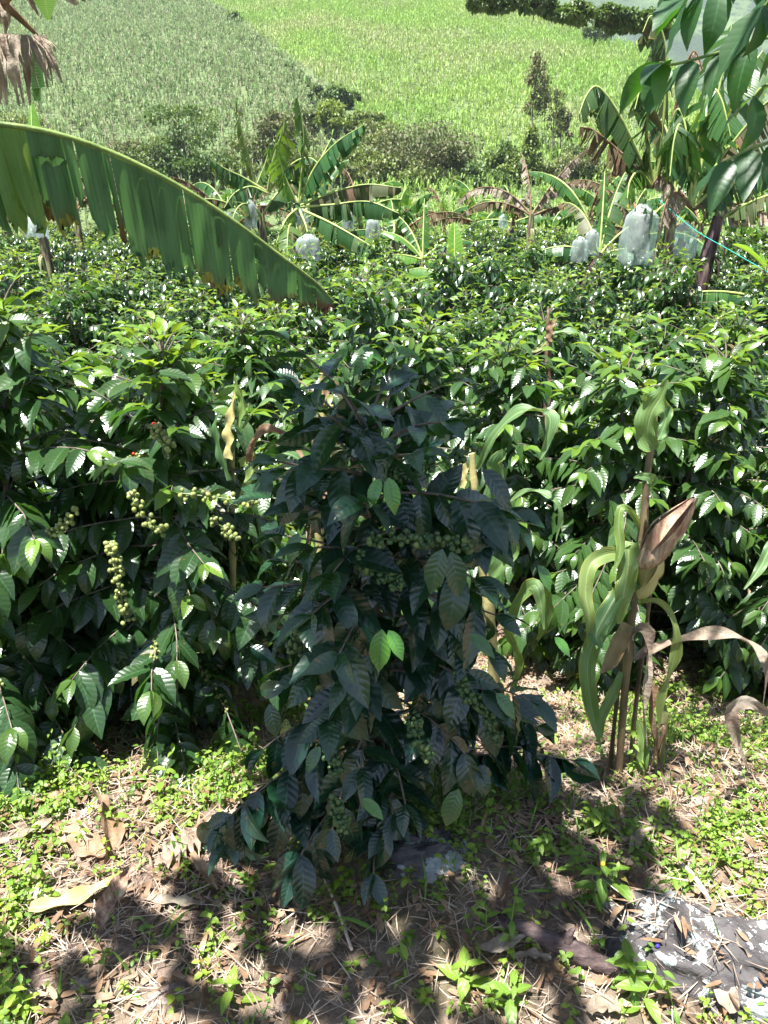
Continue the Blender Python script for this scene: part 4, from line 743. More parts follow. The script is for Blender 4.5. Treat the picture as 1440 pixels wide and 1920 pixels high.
# ------------------------------------------------------------------ shade tree at the right: trunk outside the frame, crown with unseen twigs added to shade the middle shrub
tr = thing('shade_tree', 'leafy tree reaching in from the top right corner with large dark drooping leaves', 'tree', (2.35, 2.75, gz1(2.35, 2.75)))
TL = np.array(tr.location); b = MB(); tube(b, spline([(0, 0, -.1), (-.05, 0, 1.5), (-.15, .05, 3.0), (-.1, 0, 4.2)], 16), np.linspace(.09, .04, 16), 10); b.build('trunk', M['bark'], tr)
bt = MB(); D, U, S, P, A = [], [], [], [], []
def twig(pts, r0, n_l, L, st_, spread=1.0, start=.15, droop=-.5, lead=None):
    q = spline(pts, 24); tube(bt, q, np.linspace(r0, .003, 24), 6)
    for t in np.linspace(start, 1, n_l):
        i = min(int(t*23), 22); d = unit(q[i+1]-q[i]); side = unit(np.cross(d, [0, 0, 1.]))
        for sg in (-1, 1): D.append(d*rs.uniform(.3, .9)+side*sg*rs.uniform(.4, 1)*spread+np.array([0, 0, rs.normal(droop, .3)])); P.append(q[i]); S.append(L*rs.uniform(.75, 1.15)); U.append(np.array([0, -.25, 1.])+rs.normal(0, .25, 3)); A.append([rs.random(), (rs.random() < .12)*.7, 0, 1])
for pix, Y, nl in (([(1560, 60), (1440, 75), (1340, 105), (1255, 128), (1225, 125)], [2.3, 2.25], 7), ([(1560, 250), (1470, 265), (1400, 285), (1350, 310)], [2.2, 2.1], 5), ([(1480, -80), (1390, -40), (1320, -10), (1270, 0)], [2.4, 2.35], 6), ([(1560, 140), (1480, 150), (1420, 170), (1400, 190)], [2.5, 2.4], 4), ([(1540, -20), (1450, -10), (1420, 20)], [2.2, 2.1], 4), ([(1330, -90), (1290, -60), (1262, -40)], [2.6, 2.6], 4)):
    Yv = np.linspace(Y[0], Y[1], len(pix)); twig([at(p[0]+12, p[1]-8, y_)-TL for p, y_ in zip(pix, Yv)], .006, max(3, nl-1), .150, None, .9, .2, -.6)
b_in = [at(1560, 60, 2.3)-TL, at(1560, 250, 2.2)-TL, at(1480, -80, 2.4)-TL, at(1560, 140, 2.5)-TL, at(1540, -20, 2.2)-TL, at(1330, -90, 2.6)-TL]
for q in b_in: tube(bt, spline([(-.12, .03, 2.6), (np.array([-.12, .03, 2.6])+q)/2+np.array([0, 0, .15]), q], 10), np.linspace(.02, .008, 10), 6)
for k in range(27):  # unseen crown twigs, added towards the sun to shade shrub and foreground
    cc = (np.array([-.80, .92, 3.35]) if k < 14 else np.array([-.85, .36, 3.45]))-TL; kr = 1. if k < 14 else .72
    a = rs.uniform(0, 6.28); rr = math.sqrt(rs.random()); e = cc+np.array([math.cos(a)*(.48 if k < 14 else .85)*rr, math.sin(a)*(.66 if k < 14 else .42)*rr, rs.uniform(-.25, .3)]); s0 = np.array([-.12, .03, 3.2]); m1 = s0*.35+e*.65+np.array([0, 0, .3])
    twig([s0, (s0+m1)/2+np.array([0, 0, .15]), m1, e], .014, 12, .18, None, 1., .84, -.2)
b = MB(); put(b, L_MD, np.array(D), np.array(U), np.array(S), np.array(P), np.array(A), rs=rs); bt.build('branch', M['green_stem'], tr); b.build('crown', M['tree_leaf'], tr)

# cord
b = MB(); cd0 = at(1236, 375, 9.6); tube(b, spline([cd0, at(1300, 425, 9.0)+np.array([0, 0, -.02]), at(1370, 470, 8.3), at(1460, 522, 7.6)], 20), .004, 5)
tag(b.build('cord', M['cord']), 'thin turquoise cord stretched from the banana stem to the right edge', 'cord')

# ------------------------------------------------------------------ stones, log, dead leaves near the camera
def rock(name, c, size, rotz, label, mat='rock', seed=0, flat=1., cat='rock'):
    th = np.linspace(0, np.pi, 40); a = np.linspace(0, 2*np.pi, 60, endpoint=False); d = np.stack([np.sin(th)[:, None]*np.cos(a), np.sin(th)[:, None]*np.sin(a), np.repeat(np.cos(th)[:, None], 60, 1)], -1)
    nz = (fbm(d[..., 0]*1.6+seed, d[..., 1]*1.6+d[..., 2]*1.3, seed)-.5)*.9+(fbm(d[..., 0]*5+seed, d[..., 1]*5+d[..., 2]*4, seed+3)-.5)*.5+(fbm(d[..., 0]*14+seed, d[..., 1]*14+d[..., 2]*12, seed+5)-.5)*.2
    dd = np.sign(d)*np.abs(d)**1.0*(1+nz[..., None]); P = dd*np.array(size); cs, sn = math.cos(rotz), math.sin(rotz); X = P[..., 0]*cs-P[..., 1]*sn; Y = P[..., 0]*sn+P[..., 1]*cs
    b = MB(); b.grid(np.stack([X, Y, P[..., 2]], -1), close=True); o = b.build(name, M[mat]); o.location = c; return tag(o, label, cat)
def gpt(px, py):
    ys = np.linspace(.6, 6, 2500); p1 = at(px, py, 1.0); X = p1[0]*ys; Z = EYE+(p1[2]-EYE)*ys; k = np.argmax(Z <= gz(X, ys))
    return np.array([X[k], ys[k], Z[k]])
p = gpt(1330, 1800); rock('rock', (p[0]+.03, p[1]-.01, p[2]-.035), (.33, .11, .15), R(-30), 'long dark rock with pale lichen patches in the bottom right corner', seed=3)
p = gpt(1195, 1770); rock('rock', (p[0], p[1], p[2]-.015), (.10, .08, .055), R(20), 'small dark rock end wrapped in dry stems left of the long lichen rock', seed=8)
p = gpt(795, 1620); rock('rock', (p[0], p[1]+.03, p[2]-.01), (.12, .08, .065), R(10), 'dark rounded rock at the foot of the middle shrub', seed=5)
p = gpt(1342, 1528); rock('flat_stone', (p[0], p[1], p[2]+.0), (.07, .085, .018), R(-30), 'flat reddish-grey stone lying on the lit ground at right', 'stone', seed=6, cat='stone')
p = gpt(315, 1865); rock('flat_stone', (p[0], p[1], p[2]-.005), (.05, .035, .016), R(20), 'grey flat stone half buried in weeds at bottom left', 'stone', seed=9, cat='stone')
p = gpt(150, 1845); rock('flat_stone', (p[0], p[1], p[2]), (.028, .018, .012), R(10), 'small whitish stone in the weeds of the bottom left', 'stone', seed=10, cat='stone')
p = gpt(530, 1885); rock('flat_stone', (p[0], p[1], p[2]), (.012, .016, .01), R(10), 'tiny pale pebble on straw at the bottom centre', 'stone', seed=12, cat='stone')
b = MB(); lp = [gpt(905, 1715)+[0, 0, .0], gpt(960, 1748)+[0, 0, .025], gpt(1040, 1785)+[0, 0, .03], gpt(1100, 1806)+[0, 0, .02], gpt(1160, 1822)+[0, 0, .0]]
q = spline(lp, 30); tube(b, q, np.interp(np.linspace(0, 1, 30), [0, .3, .55, .62, 1], [.012, .019, .021, .025, .018])*(1+.06*np.sin(np.arange(30)*1.9)), 12); tube(b, spline([q[17], q[17]+[.0, 0, .04], q[17]+[.01, .0, .06]], 6), [.014, .012, .01, .008, .006, .004], 6)
M['log'] = noisy('dark_wood', [(.3, (.03, .02, .02)), (.55, (.13, .09, .085)), (.75, (.26, .2, .18))], 24, stretch=(1, 3, 3)); tag(b.build('fallen_branch', M['log']), 'dark fallen branch lying in litter left of the lichen rock', 'branch')

def sheet(name, pix, wpx, label, mat='dry', lift=.02, hint=(0, 0, 1.), fold=.5, wave=.4, twist=0., cat='dry leaf', group='dead leaves on the ground', waves=2.5, liftf=None, nw=8):
    b = MB(); P_ = [gpt(*p) for p in pix]; k = len(P_); 
    for i in range(k): P_[i] = P_[i]+np.array([0, 0, lift if liftf is None else liftf[i]])
    o0 = P_[0].copy(); P_ = [p-o0 for p in P_]; sc_ = (o0[1]*.93+.6)/FPX; ribbon(b, P_, [w_*sc_/2 for w_ in wpx], hint, (.2, 0, 1, 1), n=24, nw=nw, fold=fold, wave=wave, waves=waves, twist=twist, rs=rs)
    o = b.build(name, M[mat]); o.location = o0; return tag(o, label, cat, group)
sheet('dead_leaf', [(172, 1500), (190, 1530), (208, 1580), (205, 1630)], [20, 34, 44, 30], 'tall folded brown dead leaf standing on edge, left foreground', 'dry', liftf=[.05, .06, .05, .01], hint=(.9, -.5, .4), wave=.3)
sheet('dead_leaf', [(30, 1530), (75, 1515), (120, 1512), (165, 1490)], [12, 26, 28, 10], 'pinkish torn dead banana leaf at left below the coffee', 'dry', lift=.025)
sheet('dead_leaf', [(100, 1560), (135, 1575), (165, 1600), (195, 1618)], [20, 44, 50, 20], 'broad tan dead leaf under the standing folded one', 'dry', lift=.02)
sheet('dead_leaf', [(20, 1590), (70, 1570), (120, 1540)], [10, 22, 6], 'narrow curled dead leaf at the left edge', 'dry_grey', lift=.03)
sheet('dead_leaf', [(60, 1722), (120, 1715), (180, 1690), (240, 1655)], [20, 34, 30, 8], 'long grey-green dead banana sheath crossing the left weeds', 'pale_stalk', lift=.03, fold=.8)
sheet('dead_leaf', [(10, 1690), (70, 1692), (140, 1690)], [16, 30, 16], 'flat brown sheath piece left of the long pale sheath', 'dry_grey', lift=.02)
sheet('dead_leaf', [(188, 1755), (200, 1725), (225, 1700), (250, 1672)], [14, 34, 36, 10], 'purplish-brown folded dead leaf leaning on the pale sheath', 'husk', liftf=[.02, .05, .07, .08], hint=(.5, -.8, .5))
sheet('dead_leaf', [(265, 1696), (310, 1700), (345, 1703), (385, 1705)], [12, 18, 20, 10], 'flat grey sheath strip right of the purplish leaf', 'dry_grey', lift=.02)
sheet('dead_leaf', [(300, 1640), (330, 1620), (365, 1600), (400, 1590)], [20, 50, 46, 14], 'shredded brown dead leaf left of the shrub foot', 'dry_grey', lift=.03, wave=1., waves=6)
sheet('dead_leaf', [(362, 1620), (385, 1655), (410, 1690)], [10, 22, 4], 'stiff dark dead leaf blade beside the shrub foot', 'dry', lift=.04)
sheet('dead_leaf', [(895, 1800), (925, 1800), (950, 1790), (982, 1778)], [6, 30, 34, 4], 'pale ribbed dry leaf on the litter by the fallen branch', 'dry_grey', lift=.04, fold=.3, wave=.1, waves=7)
sheet('dead_leaf', [(965, 1810), (1000, 1808), (1032, 1815)], [8, 18, 6], 'crumpled grey leaf just right of the ribbed dry leaf', 'dry_grey', lift=.03)
sheet('dead_leaf', [(1310, 1860), (1345, 1870), (1360, 1905), (1370, 1930)], [16, 44, 40, 16], 'large brown dead leaf in front of the lichen rock', 'dry_grey', lift=.05, hint=(-.3, -.6, .6))
sheet('dead_leaf', [(1360, 1800), (1372, 1830), (1392, 1862)], [6, 30, 14], 'pale pointed dead leaf on top of the lichen rock', 'dry_grey', lift=.11, hint=(.3, -.6, .8))
sheet('dead_leaf', [(1240, 1835), (1280, 1845), (1315, 1850)], [10, 24, 10], 'brown dead leaf along the lower side of the lichen rock', 'dry_grey', lift=.06)
sheet('dead_leaf', [(1100, 1915), (1130, 1902), (1160, 1915)], [20, 36, 14], 'curled brown dead leaf at the bottom edge', 'dry_grey', lift=.03)
sheet('dead_leaf', [(1180, 1610), (1192, 1590), (1212, 1570)], [8, 24, 10], 'small grey dead leaf below the tall corn plant', 'dry_grey', lift=.03)
sheet('dead_leaf', [(1268, 1640), (1280, 1615), (1272, 1605)], [10, 20, 8], 'dark curled leaf below the flat stone', 'dry_grey', lift=.03)
sheet('dead_leaf', [(1280, 1465), (1300, 1462), (1322, 1475)], [8, 22, 8], 'bright yellow fallen leaf near the flat stone', 'corn', lift=.01)
bpy.data.objects['dead_leaf.018'].data.attributes['tint'].data.foreach_set('color', np.tile([.5, 1, .0, 1], (len(bpy.data.objects['dead_leaf.018'].data.vertices), 1)).astype(np.float32).ravel()) if 'dead_leaf.018' in bpy.data.objects else None
for i, (x0, y0, x1, y1, lab) in enumerate([(1005, 1300, 1060, 1385, 'thin dry stick on the lit path behind the shrub'), (1000, 1400, 1060, 1375, 'short pale stick on the lit path'), (1160, 1590, 1255, 1560, 'forked dry stick below the corn plant'), (605, 1650, 660, 1790, 'long pale straw standing at the bottom centre'), (1320, 1420, 1400, 1480, 'dry stick in front of the right coffee row'), (1260, 1620, 1330, 1700, 'dark stick in the weeds right of the corn')]):
    a, c = gpt(x0, y0), gpt(x1, y1); b = MB(); tube(b, spline([a-a+[0, 0, .02], (c-a)*.5+[0, 0, .035], c-a+[0, 0, .015]], 10), [.004+.001*(i % 3)]*10, 5, A=(.0, 0, 0, 1)); o = b.build('stick', M['straw']); o.location = a; tag(o, lab, 'stick', 'sticks on the ground')

# ------------------------------------------------------------------ ground cover
RC = gpt(1330, 1800)+np.array([.03, -.01, -.035])
def over_rock(X, Y, Z, rs, share=.5):
    c_, s_ = math.cos(R(-30)), math.sin(R(-30)); dx, dy = X-RC[0], Y-RC[1]; u, v = (dx*c_+dy*s_)/.31, (-dx*s_+dy*c_)/.10
    top = RC[2]+.135*np.sqrt(np.clip(1-u*u-v*v, 0, 1)); return np.where((u*u+v*v < 1) & (rs.random(len(X)) < share), np.maximum(Z, top), Z)
def scatter(n, x0, x1, y0, y1, dens, rs):
    X = rs.uniform(x0, x1, n); Y = np.sqrt(rs.uniform(y0**2, y1**2, n)); X = X*(Y*.50+.42); k = rs.random(n) < dens(X, Y); return X[k], Y[k]
rs = np.random.default_rng(5)
def wdens(x, y):
    base = fbm(x*3.1+7, y*3.1, 61, 4); lit_path = np.exp(-(((x-.75)/.5)**2+((y-2.35)/.4)**2)); bare = np.exp(-(((x-.05)/.4)**2+((y-1.05)/.28)**2))
    left = smooth(-.1, -.5, x)*.35; right = np.exp(-(((x-.6)/.45)**2+((y-1.5)/.3)**2))*.6
    return np.clip((base-.52)*9+.22+left+right-lit_path*1.0-bare*.3, 0.10, 1)*np.where(y > 2.65, .3, 1)
def weeds(name, n, size, label, cat, seed, nl=(4, 9), hgt=.05, yg=.5, tp=SMALL, y1=5.):
    rs = np.random.default_rng(seed); X, Y = scatter(n, -1, 1, .75, y1, wdens, rs); Z = over_rock(X, Y, gz(X, Y), rs, .12); D, U, S, P, A = [], [], [], [], []; st = MB()
    for x, y, z in zip(X, Y, Z):
        h = hgt*rs.uniform(.25, 1.6); ln = rs.normal(0, .3, 2)*h; k = int(rs.integers(*nl)); yy = np.clip(yg+rs.normal(0, .25), 0, 1); a0 = rs.uniform(0, 6.28); sz = size*rs.uniform(.6, 1.4)
        for j in range(k):
            t = (j+1)/k; a = a0+j*1.57+(j//2)*.8+rs.normal(0, .3); D.append([math.cos(a), math.sin(a), rs.uniform(-.1, .5)]); P.append([x+ln[0]*t, y+ln[1]*t, z+h*t]); S.append(sz*rs.uniform(.6, 1.15)); U.append([rs.normal(0, .3), rs.normal(0, .3), 1]); A.append([rs.random(), yy, (rs.random() < .02)*.8, 1])
        if h > .03 and y < 3: tube(st, [(x, y, z-.005), (x+ln[0], y+ln[1], z+h)], .0011, 3, A=(0, 0, 0, 1), cap=False)
    b = MB(); put(b, tp, D, np.array(U), np.array(S), np.array(P), np.array(A), rs=rs); b.Q += [q+b.n for q in st.Q]; b.V += st.V; b.U += st.U; b.A += st.A; b.n += st.n
    return tag(b.build(name, M['weed']), label, cat, kind='stuff')
weeds('weeds', 42000, .018, 'low small-leaved bright green weeds covering the ground', 'weeds', 71)
weeds('tall_weeds', 3200, .03, 'taller narrow-leaved weeds rising from the ground cover', 'weeds', 72, (5, 10), .10, .25, L_LO)
def blades(name, n, L, w_, label, mat, seed, flat=False, A0=(.5, .3, 0, 1), y1=5., dens=None, cat='litter'):
    rs = np.random.default_rng(seed); X, Y = scatter(n, -1, 1, .75, y1, dens or (lambda x, y: np.ones_like(x)*.9), rs); Z = over_rock(X, Y, gz(X, Y), rs, .8); k = len(X); m_ = 5; t = np.linspace(0, 1, m_)[None, :, None]
    a = rs.uniform(0, 6.28, k); e = rs.normal(.05, .12, k) if flat else rs.uniform(.5, 1.4, k); l = L*rs.uniform(.3, 1.5, k); d = np.stack([np.cos(a)*np.cos(e), np.sin(a)*np.cos(e), np.sin(e)], -1)
    base = np.stack([X, Y, Z+(rs.uniform(.002, .03, k) if flat else -.003)], -1); bend = np.stack([rs.normal(0, .3, k), rs.normal(0, .3, k), (rs.normal(0, .08, k) if flat else -rs.uniform(.2, 1., k))], -1)
    Cn = base[:, None]+(d[:, None]*t+bend[:, None]*t**2*.5)*l[:, None, None]; s = unit(np.cross(d, np.array([0, 0, 1.])+rs.normal(0, .3, (k, 3))))[:, None]; W = (w_*rs.uniform(.5, 1.5, k))[:, None, None]*np.array([.6, 1, .9, .6, .1])[None, :, None]
    V = np.stack([Cn-s*W, Cn+s*W], 2); i = np.arange(k*m_*2).reshape(k, m_, 2); q = np.stack([i[:, :-1, 0], i[:, :-1, 1], i[:, 1:, 1], i[:, 1:, 0]], -1).reshape(-1, 4)
    uv = np.zeros((k, m_, 2, 2)); uv[..., 1, 0] = 1; uv[..., 1] = np.linspace(0, 1, m_)[None, :, None]; A = np.repeat(np.stack([rs.random(k), np.clip(A0[1]+rs.normal(0, .2, k), 0, 1), np.full(k, A0[2]), np.ones(k)], -1), m_*2, 0)
    b = MB(); b.add(V, Q=q, U=uv, A=A); return tag(b.build(name, M[mat]), label, cat, kind='stuff')
blades('straw_litter', 64000, .06, .0011, 'thin dry straw and stems strewn over the soil', 'straw', 81, True)
blades('leaf_litter', 20000, .04, .006, 'crumbled brown leaf pieces lying over the soil', 'dry', 82, True, cat='leaf litter')
blades('grass', 5200, .09, .003, 'thin green grass blades between the weeds', 'grass', 83, False, (.5, .5, 0, 1), dens=wdens, cat='grass')
blades('wide_grass', 350, .09, .004, 'wider grass blades scattered in the foreground', 'grass', 84, False, (.5, .2, 0, 1), 2.4, cat='grass')  # wider, less yellow blades spread evenly over the foreground

def weed_plant(px, py, h, lab, seed, L=.06, yg=.2, n=10, flower=False):
    rs = np.random.default_rng(seed); p = gpt(px, py); root = thing('weed_plant', lab, 'weed', tuple(p), 'single weeds in the foreground'); b = MB(); ln = rs.normal(0, .2, 2)*h; q = spline([(0, 0, -.01), (ln[0]*.3, ln[1]*.3, h*.5), (ln[0], ln[1], h)], 10); tube(b, q, np.linspace(.0025, .0012, 10), 5); b.build('stem', M['green_stem'], root)
    D, U, S, P, A = [], [], [], [], []
    for j in range(n):
        t = .25+.75*(j//2)/max(1, n//2-1); t = min(t, 1); i = min(int(t*9), 9); a = (j % 2)*3.14+(j//2)*1.57+rs.normal(0, .2); D.append([math.cos(a), math.sin(a), rs.uniform(0, .6)]); P.append(q[i]); S.append(L*rs.uniform(.7, 1.15)*(1-.35*(t > .9))); U.append([0, 0, 1.]); A.append([rs.random(), yg, 0, 1])
    b = MB(); put(b, L_MD, D, np.array(U), np.array(S), np.array(P), np.array(A), rs=rs); b.build('foliage', M['weed'], root)
    if flower:
        b = MB(); b.inst(BALL, frames(np.array([[0, 1., 0]]), np.array([[0, 0, 1.]]), np.array([.006])), np.array([q[-1]+[0, 0, .004]]), np.array([[.5, 1, 0, 1]])); b.build('flower', flower, root)
m, nt = newmat('yellow_flower'); finish(nt, (.6, .38, .03), .6); m2, nt = newmat('violet_flower'); finish(nt, (.06, .04, .55), .5)
for i, (px, py, h, lab, L, yg, n_, fl) in enumerate([(1110, 1700, .17, 'tallest weed with bluish-green leaves and a tiny yellow flower, right of centre', .06, .05, 12, m), (1150, 1690, .12, 'weed with a long drooping leaf beside the yellow-flowered one', .075, .05, 6, None), (955, 1760, .13, 'thin weed with round leaves standing before the fallen branch', .035, .25, 8, None), (910, 1750, .07, 'small round-leaved weed left of the fallen branch', .035, .3, 8, None),
   (1235, 1810, .06, 'little weed with a violet flower on the lichen rock', .02, .3, 6, m2), (1190, 1870, .12, 'bushy weed with lance leaves in front of the lichen rock', .06, .15, 14, None), (1200, 1900, .10, 'bright broad-leaved weed at the bottom edge below the rock', .07, .35, 8, None), (870, 1850, .10, 'upright weed with long bright blades at the bottom centre', .08, .45, 6, None), (950, 1890, .07, 'broad lobed weed at the bottom edge', .065, .1, 8, None), (885, 1885, .06, 'short weed with two oval leaves at the bottom edge', .045, .35, 4, None),
   (1075, 1640, .12, 'pale green weed clump right of the shrub foot', .045, .15, 12, None), (1000, 1610, .10, 'opposite-leaved weed close to the shrub foot', .04, .2, 12, None), (300, 1500, .13, 'thin weed with narrow leaves under the left coffee row', .05, .4, 8, None), (60, 1900, .10, 'bright yellow-green weed in the bottom left corner', .05, .9, 12, None), (215, 1560, .1, 'narrow-leaved weed behind the folded dead leaf', .05, .5, 8, None), (440, 1880, .07, 'bright blade-leaved weed at the bottom left', .06, .6, 6, None)]):
    weed_plant(px, py, h, lab, 900+i, L, yg, n_, fl)

# ------------------------------------------------------------------ far hillside: maize left, cane right, trees along the gully and the ridge
h1, h2, h3, h4 = hit(380, 3), hit(440, 35), hit(545, 125), hit(650, 205)
bx = [h4[0]+2, h4[0], h3[0], h2[0], h1[0], h1[0]-20]; by = [70, h4[1], h3[1], h2[1], h1[1], 400]
def field(name, n, ymin, ymax, mask, hgt, blades_, w_, label, seed, A_, cat, lean=.35):
    rs = np.random.default_rng(seed); Y = np.sqrt(rs.uniform(ymin**2, ymax**2, n)); X = rs.uniform(-.60, .60, n)*Y; k = mask(X, Y); X, Y = X[k], Y[k]; Z = gz(X, Y); k = len(X)
    X = np.repeat(X, blades_)+rs.normal(0, .12, k*blades_); Y = np.repeat(Y, blades_)+rs.normal(0, .12, k*blades_); Z = np.repeat(Z, blades_); hh = np.repeat(hgt*rs.uniform(.7, 1.25, k), blades_); n_ = len(X)
    a = rs.uniform(0, 6.28, n_); st = np.tile(np.arange(blades_) == 0, k); t0 = np.where(st, 0, rs.uniform(.2, .75, n_)); l = np.where(st, 1., rs.uniform(.35, .5, n_)); out = np.where(st, .04, lean*rs.uniform(.5, 1.4, n_))
    B0 = np.stack([X, Y, Z+hh*t0], -1); d = np.stack([np.cos(a), np.sin(a), np.zeros(n_)], -1)
    P1 = B0+d*(out*hh*.5)[:, None]+np.stack([0*hh, 0*hh, hh*l*.6], -1); P2 = B0+d*(out*hh*1.1)[:, None]+np.stack([0*hh, 0*hh, hh*l*np.where(st, 1, .55)], -1)
    s = np.stack([-np.sin(a), np.cos(a), np.zeros(n_)], -1)*(w_*rs.uniform(.6, 1.4, n_))[:, None]
    V = np.stack([B0-s, B0+s, P1-s, P1+s, P2-s*.25, P2+s*.25], 1); i = (np.arange(n_)*6)[:, None]; q = np.concatenate([i+[0, 1, 3, 2], i+[2, 3, 5, 4]], 1).reshape(-1, 4)
    A = A_(X, Y, st, rs); b = MB(); b.add(V, Q=q, A=np.repeat(A, 6, 0)); return b.build(name, M[cat], None) if False else tag(b.build(name, M['fieldleaf' if cat == 'maize' else 'caneleaf']), label, cat, kind='stuff')
def fmat(name, c0, c1, c2, dry, t, tf=.3):
    m, nt = newmat(name); r, g, b = tint(nt); col = mix(nt, r, c0, c1); col = mix(nt, g, col, c2); col = mix(nt, b, col, dry); finish(nt, col, .8, t, tf, spec=.15); return m
M['fieldleaf'] = fmat('maize_plants', (.06, .14, .045), (.15, .26, .085), (.30, .40, .11), (.46, .37, .28), (.22, .32, .12), .25)
M['caneleaf'] = fmat('cane_plants', (.12, .24, .05), (.25, .40, .10), (.42, .50, .16), (.38, .30, .24), (.32, .46, .08), .25)
onhill = lambda X, Y: X < np.interp(Y, [75, 110, 153, 212, 301, 420], [48, 50, 57, 65, 21, -110])+10
def cA(X, Y, st, rs): n = len(X); p = fbm(X*.03, Y*.03, 91); return np.stack([rs.random(n), np.clip((p-.45)*2.5, 0, .8)*rs.random(n), np.where(st, .8, .2)*rs.random(n)*1.6, np.ones(n)], -1).clip(0, 1)
def kA(X, Y, st, rs): n = len(X); p = fbm(X*.05, Y*.02, 93); far = smooth(130, 250, Y); return np.stack([rs.random(n), np.clip((p-.35)*2.2-far*.3, 0, 1)*rs.random(n), np.clip((fbm(X*.06+9, Y*.05, 95)-.47)*3.2+far*.3, 0, .95)*rs.random(n)+.0, np.ones(n)], -1).clip(0, 1)
field('corn_field', 52000, 84, 340, lambda X, Y: (X < np.interp(Y, by, bx)) & onhill(X, Y), 2.1, 6, .085, 'far hillside field of grey-green corn plants on the left', 95, cA, 'maize')
field('cane_field', 76000, 84, 330, lambda X, Y: (X > np.interp(Y, by, bx)+1.5) & onhill(X, Y), 2.0, 5, .062, 'bright yellow-green sugar cane field on the right of the far hillside', 96, kA, 'cane', .3)

def tree(name, px, pb, pt_, wpx, label, cat, kind='round', seed=0, Y=None, group=None, young=.3, dry=0., n=900, mat='bush', base=None):
    rs = np.random.default_rng(seed+40)
    B = np.array(base) if base is not None else hit(px, pb) if Y is None else np.array([at(px, pb, Y)[0], Y, gz1(at(px, pb, Y)[0], Y)])
    dep = B[1]*CP-(B[2]-EYE)*SP; top = at(px, pt_, B[1])[2]; H = max(1.0, top-B[2]); Rr = wpx/2*dep/FPX; root = thing(name, label, cat, tuple(B-[0, 0, .2]), group); st = MB(); D, U, S, P, A = [], [], [], [], []
    tube(st, spline([(0, 0, 0), (rs.normal(0, .04)*H, 0, H*.5), (0, 0, H*.93)], 8), np.linspace(.02, .005, 8)*min(H, 9)*.8, 6)
    nc = {'round': 22, 'bush': 20, 'cone': 20, 'airy': 34, 'sparse': 16}[kind]; ls = max(.28, dep*.0044)
    for c in range(nc):
        t = (c+.5)/nc; a = c*2.4+rs.normal(0, .4)
        if kind == 'cone': z = .12+.86*t; r = (1-t)**.7*.9*rs.uniform(.2, 1)
        elif kind == 'sparse': z = .45+.53*t; r = rs.uniform(.2, 1)*(1-.5*t)
        elif kind == 'bush': z = .15+.75*rs.random()**.8; r = math.sqrt(max(0, 1-(z-.2)**2))*rs.uniform(.2, .95)
        else: z = (.35 if kind == 'round' else .22)+.6*rs.random(); r = math.sin(math.pi*min(1, max(.12, (z-.15)/.9)))**.6*rs.uniform(.15, 1)
        cp_ = np.array([math.cos(a)*r*Rr, math.sin(a)*r*Rr, z*H]); zt = max(.1*H, z*H-.25*H*r)
        tube(st, [(0, 0, zt), (cp_+np.array([0, 0, zt]))/2, cp_], [.0035*H, .0025*H, .001*H], 4, cap=False)
        m_ = int(1.7*n/nc*(.45 if kind in ('sparse',) else (.55 if kind == 'airy' else 1))); cr = Rr*{'round': .36, 'bush': .38, 'cone': .3, 'airy': .24, 'sparse': .28}[kind]
        q = rs.normal(size=(m_, 3)); q = unit(q)*(rs.random((m_, 1))**.4)*cr*np.array([1, 1, min(1.2, max(.6, H/Rr*.3))]); cy = np.clip(young*.8+rs.normal(0, .15), 0, 1)
        for j in q: D.append(rs.normal(size=3)+[0, 0, -.3]); P.append(cp_+j); S.append(ls*rs.uniform(.7, 1.4)); A.append([rs.random(), cy, np.clip(dry*.7+rs.normal(0, .15), 0, 1) if dry else 0, 1])
    b = MB(); put(b, [leaf_tpl(2, 1, .6, .3, .6, 0)], D, np.array([[0, 0, 1.]]), np.array(S), np.array(P), np.array(A), rs=rs); st.build('trunk', M['bark'], root); b.build('crown', M[mat], root); return root
G1 = 'trees and bushes along the gully'
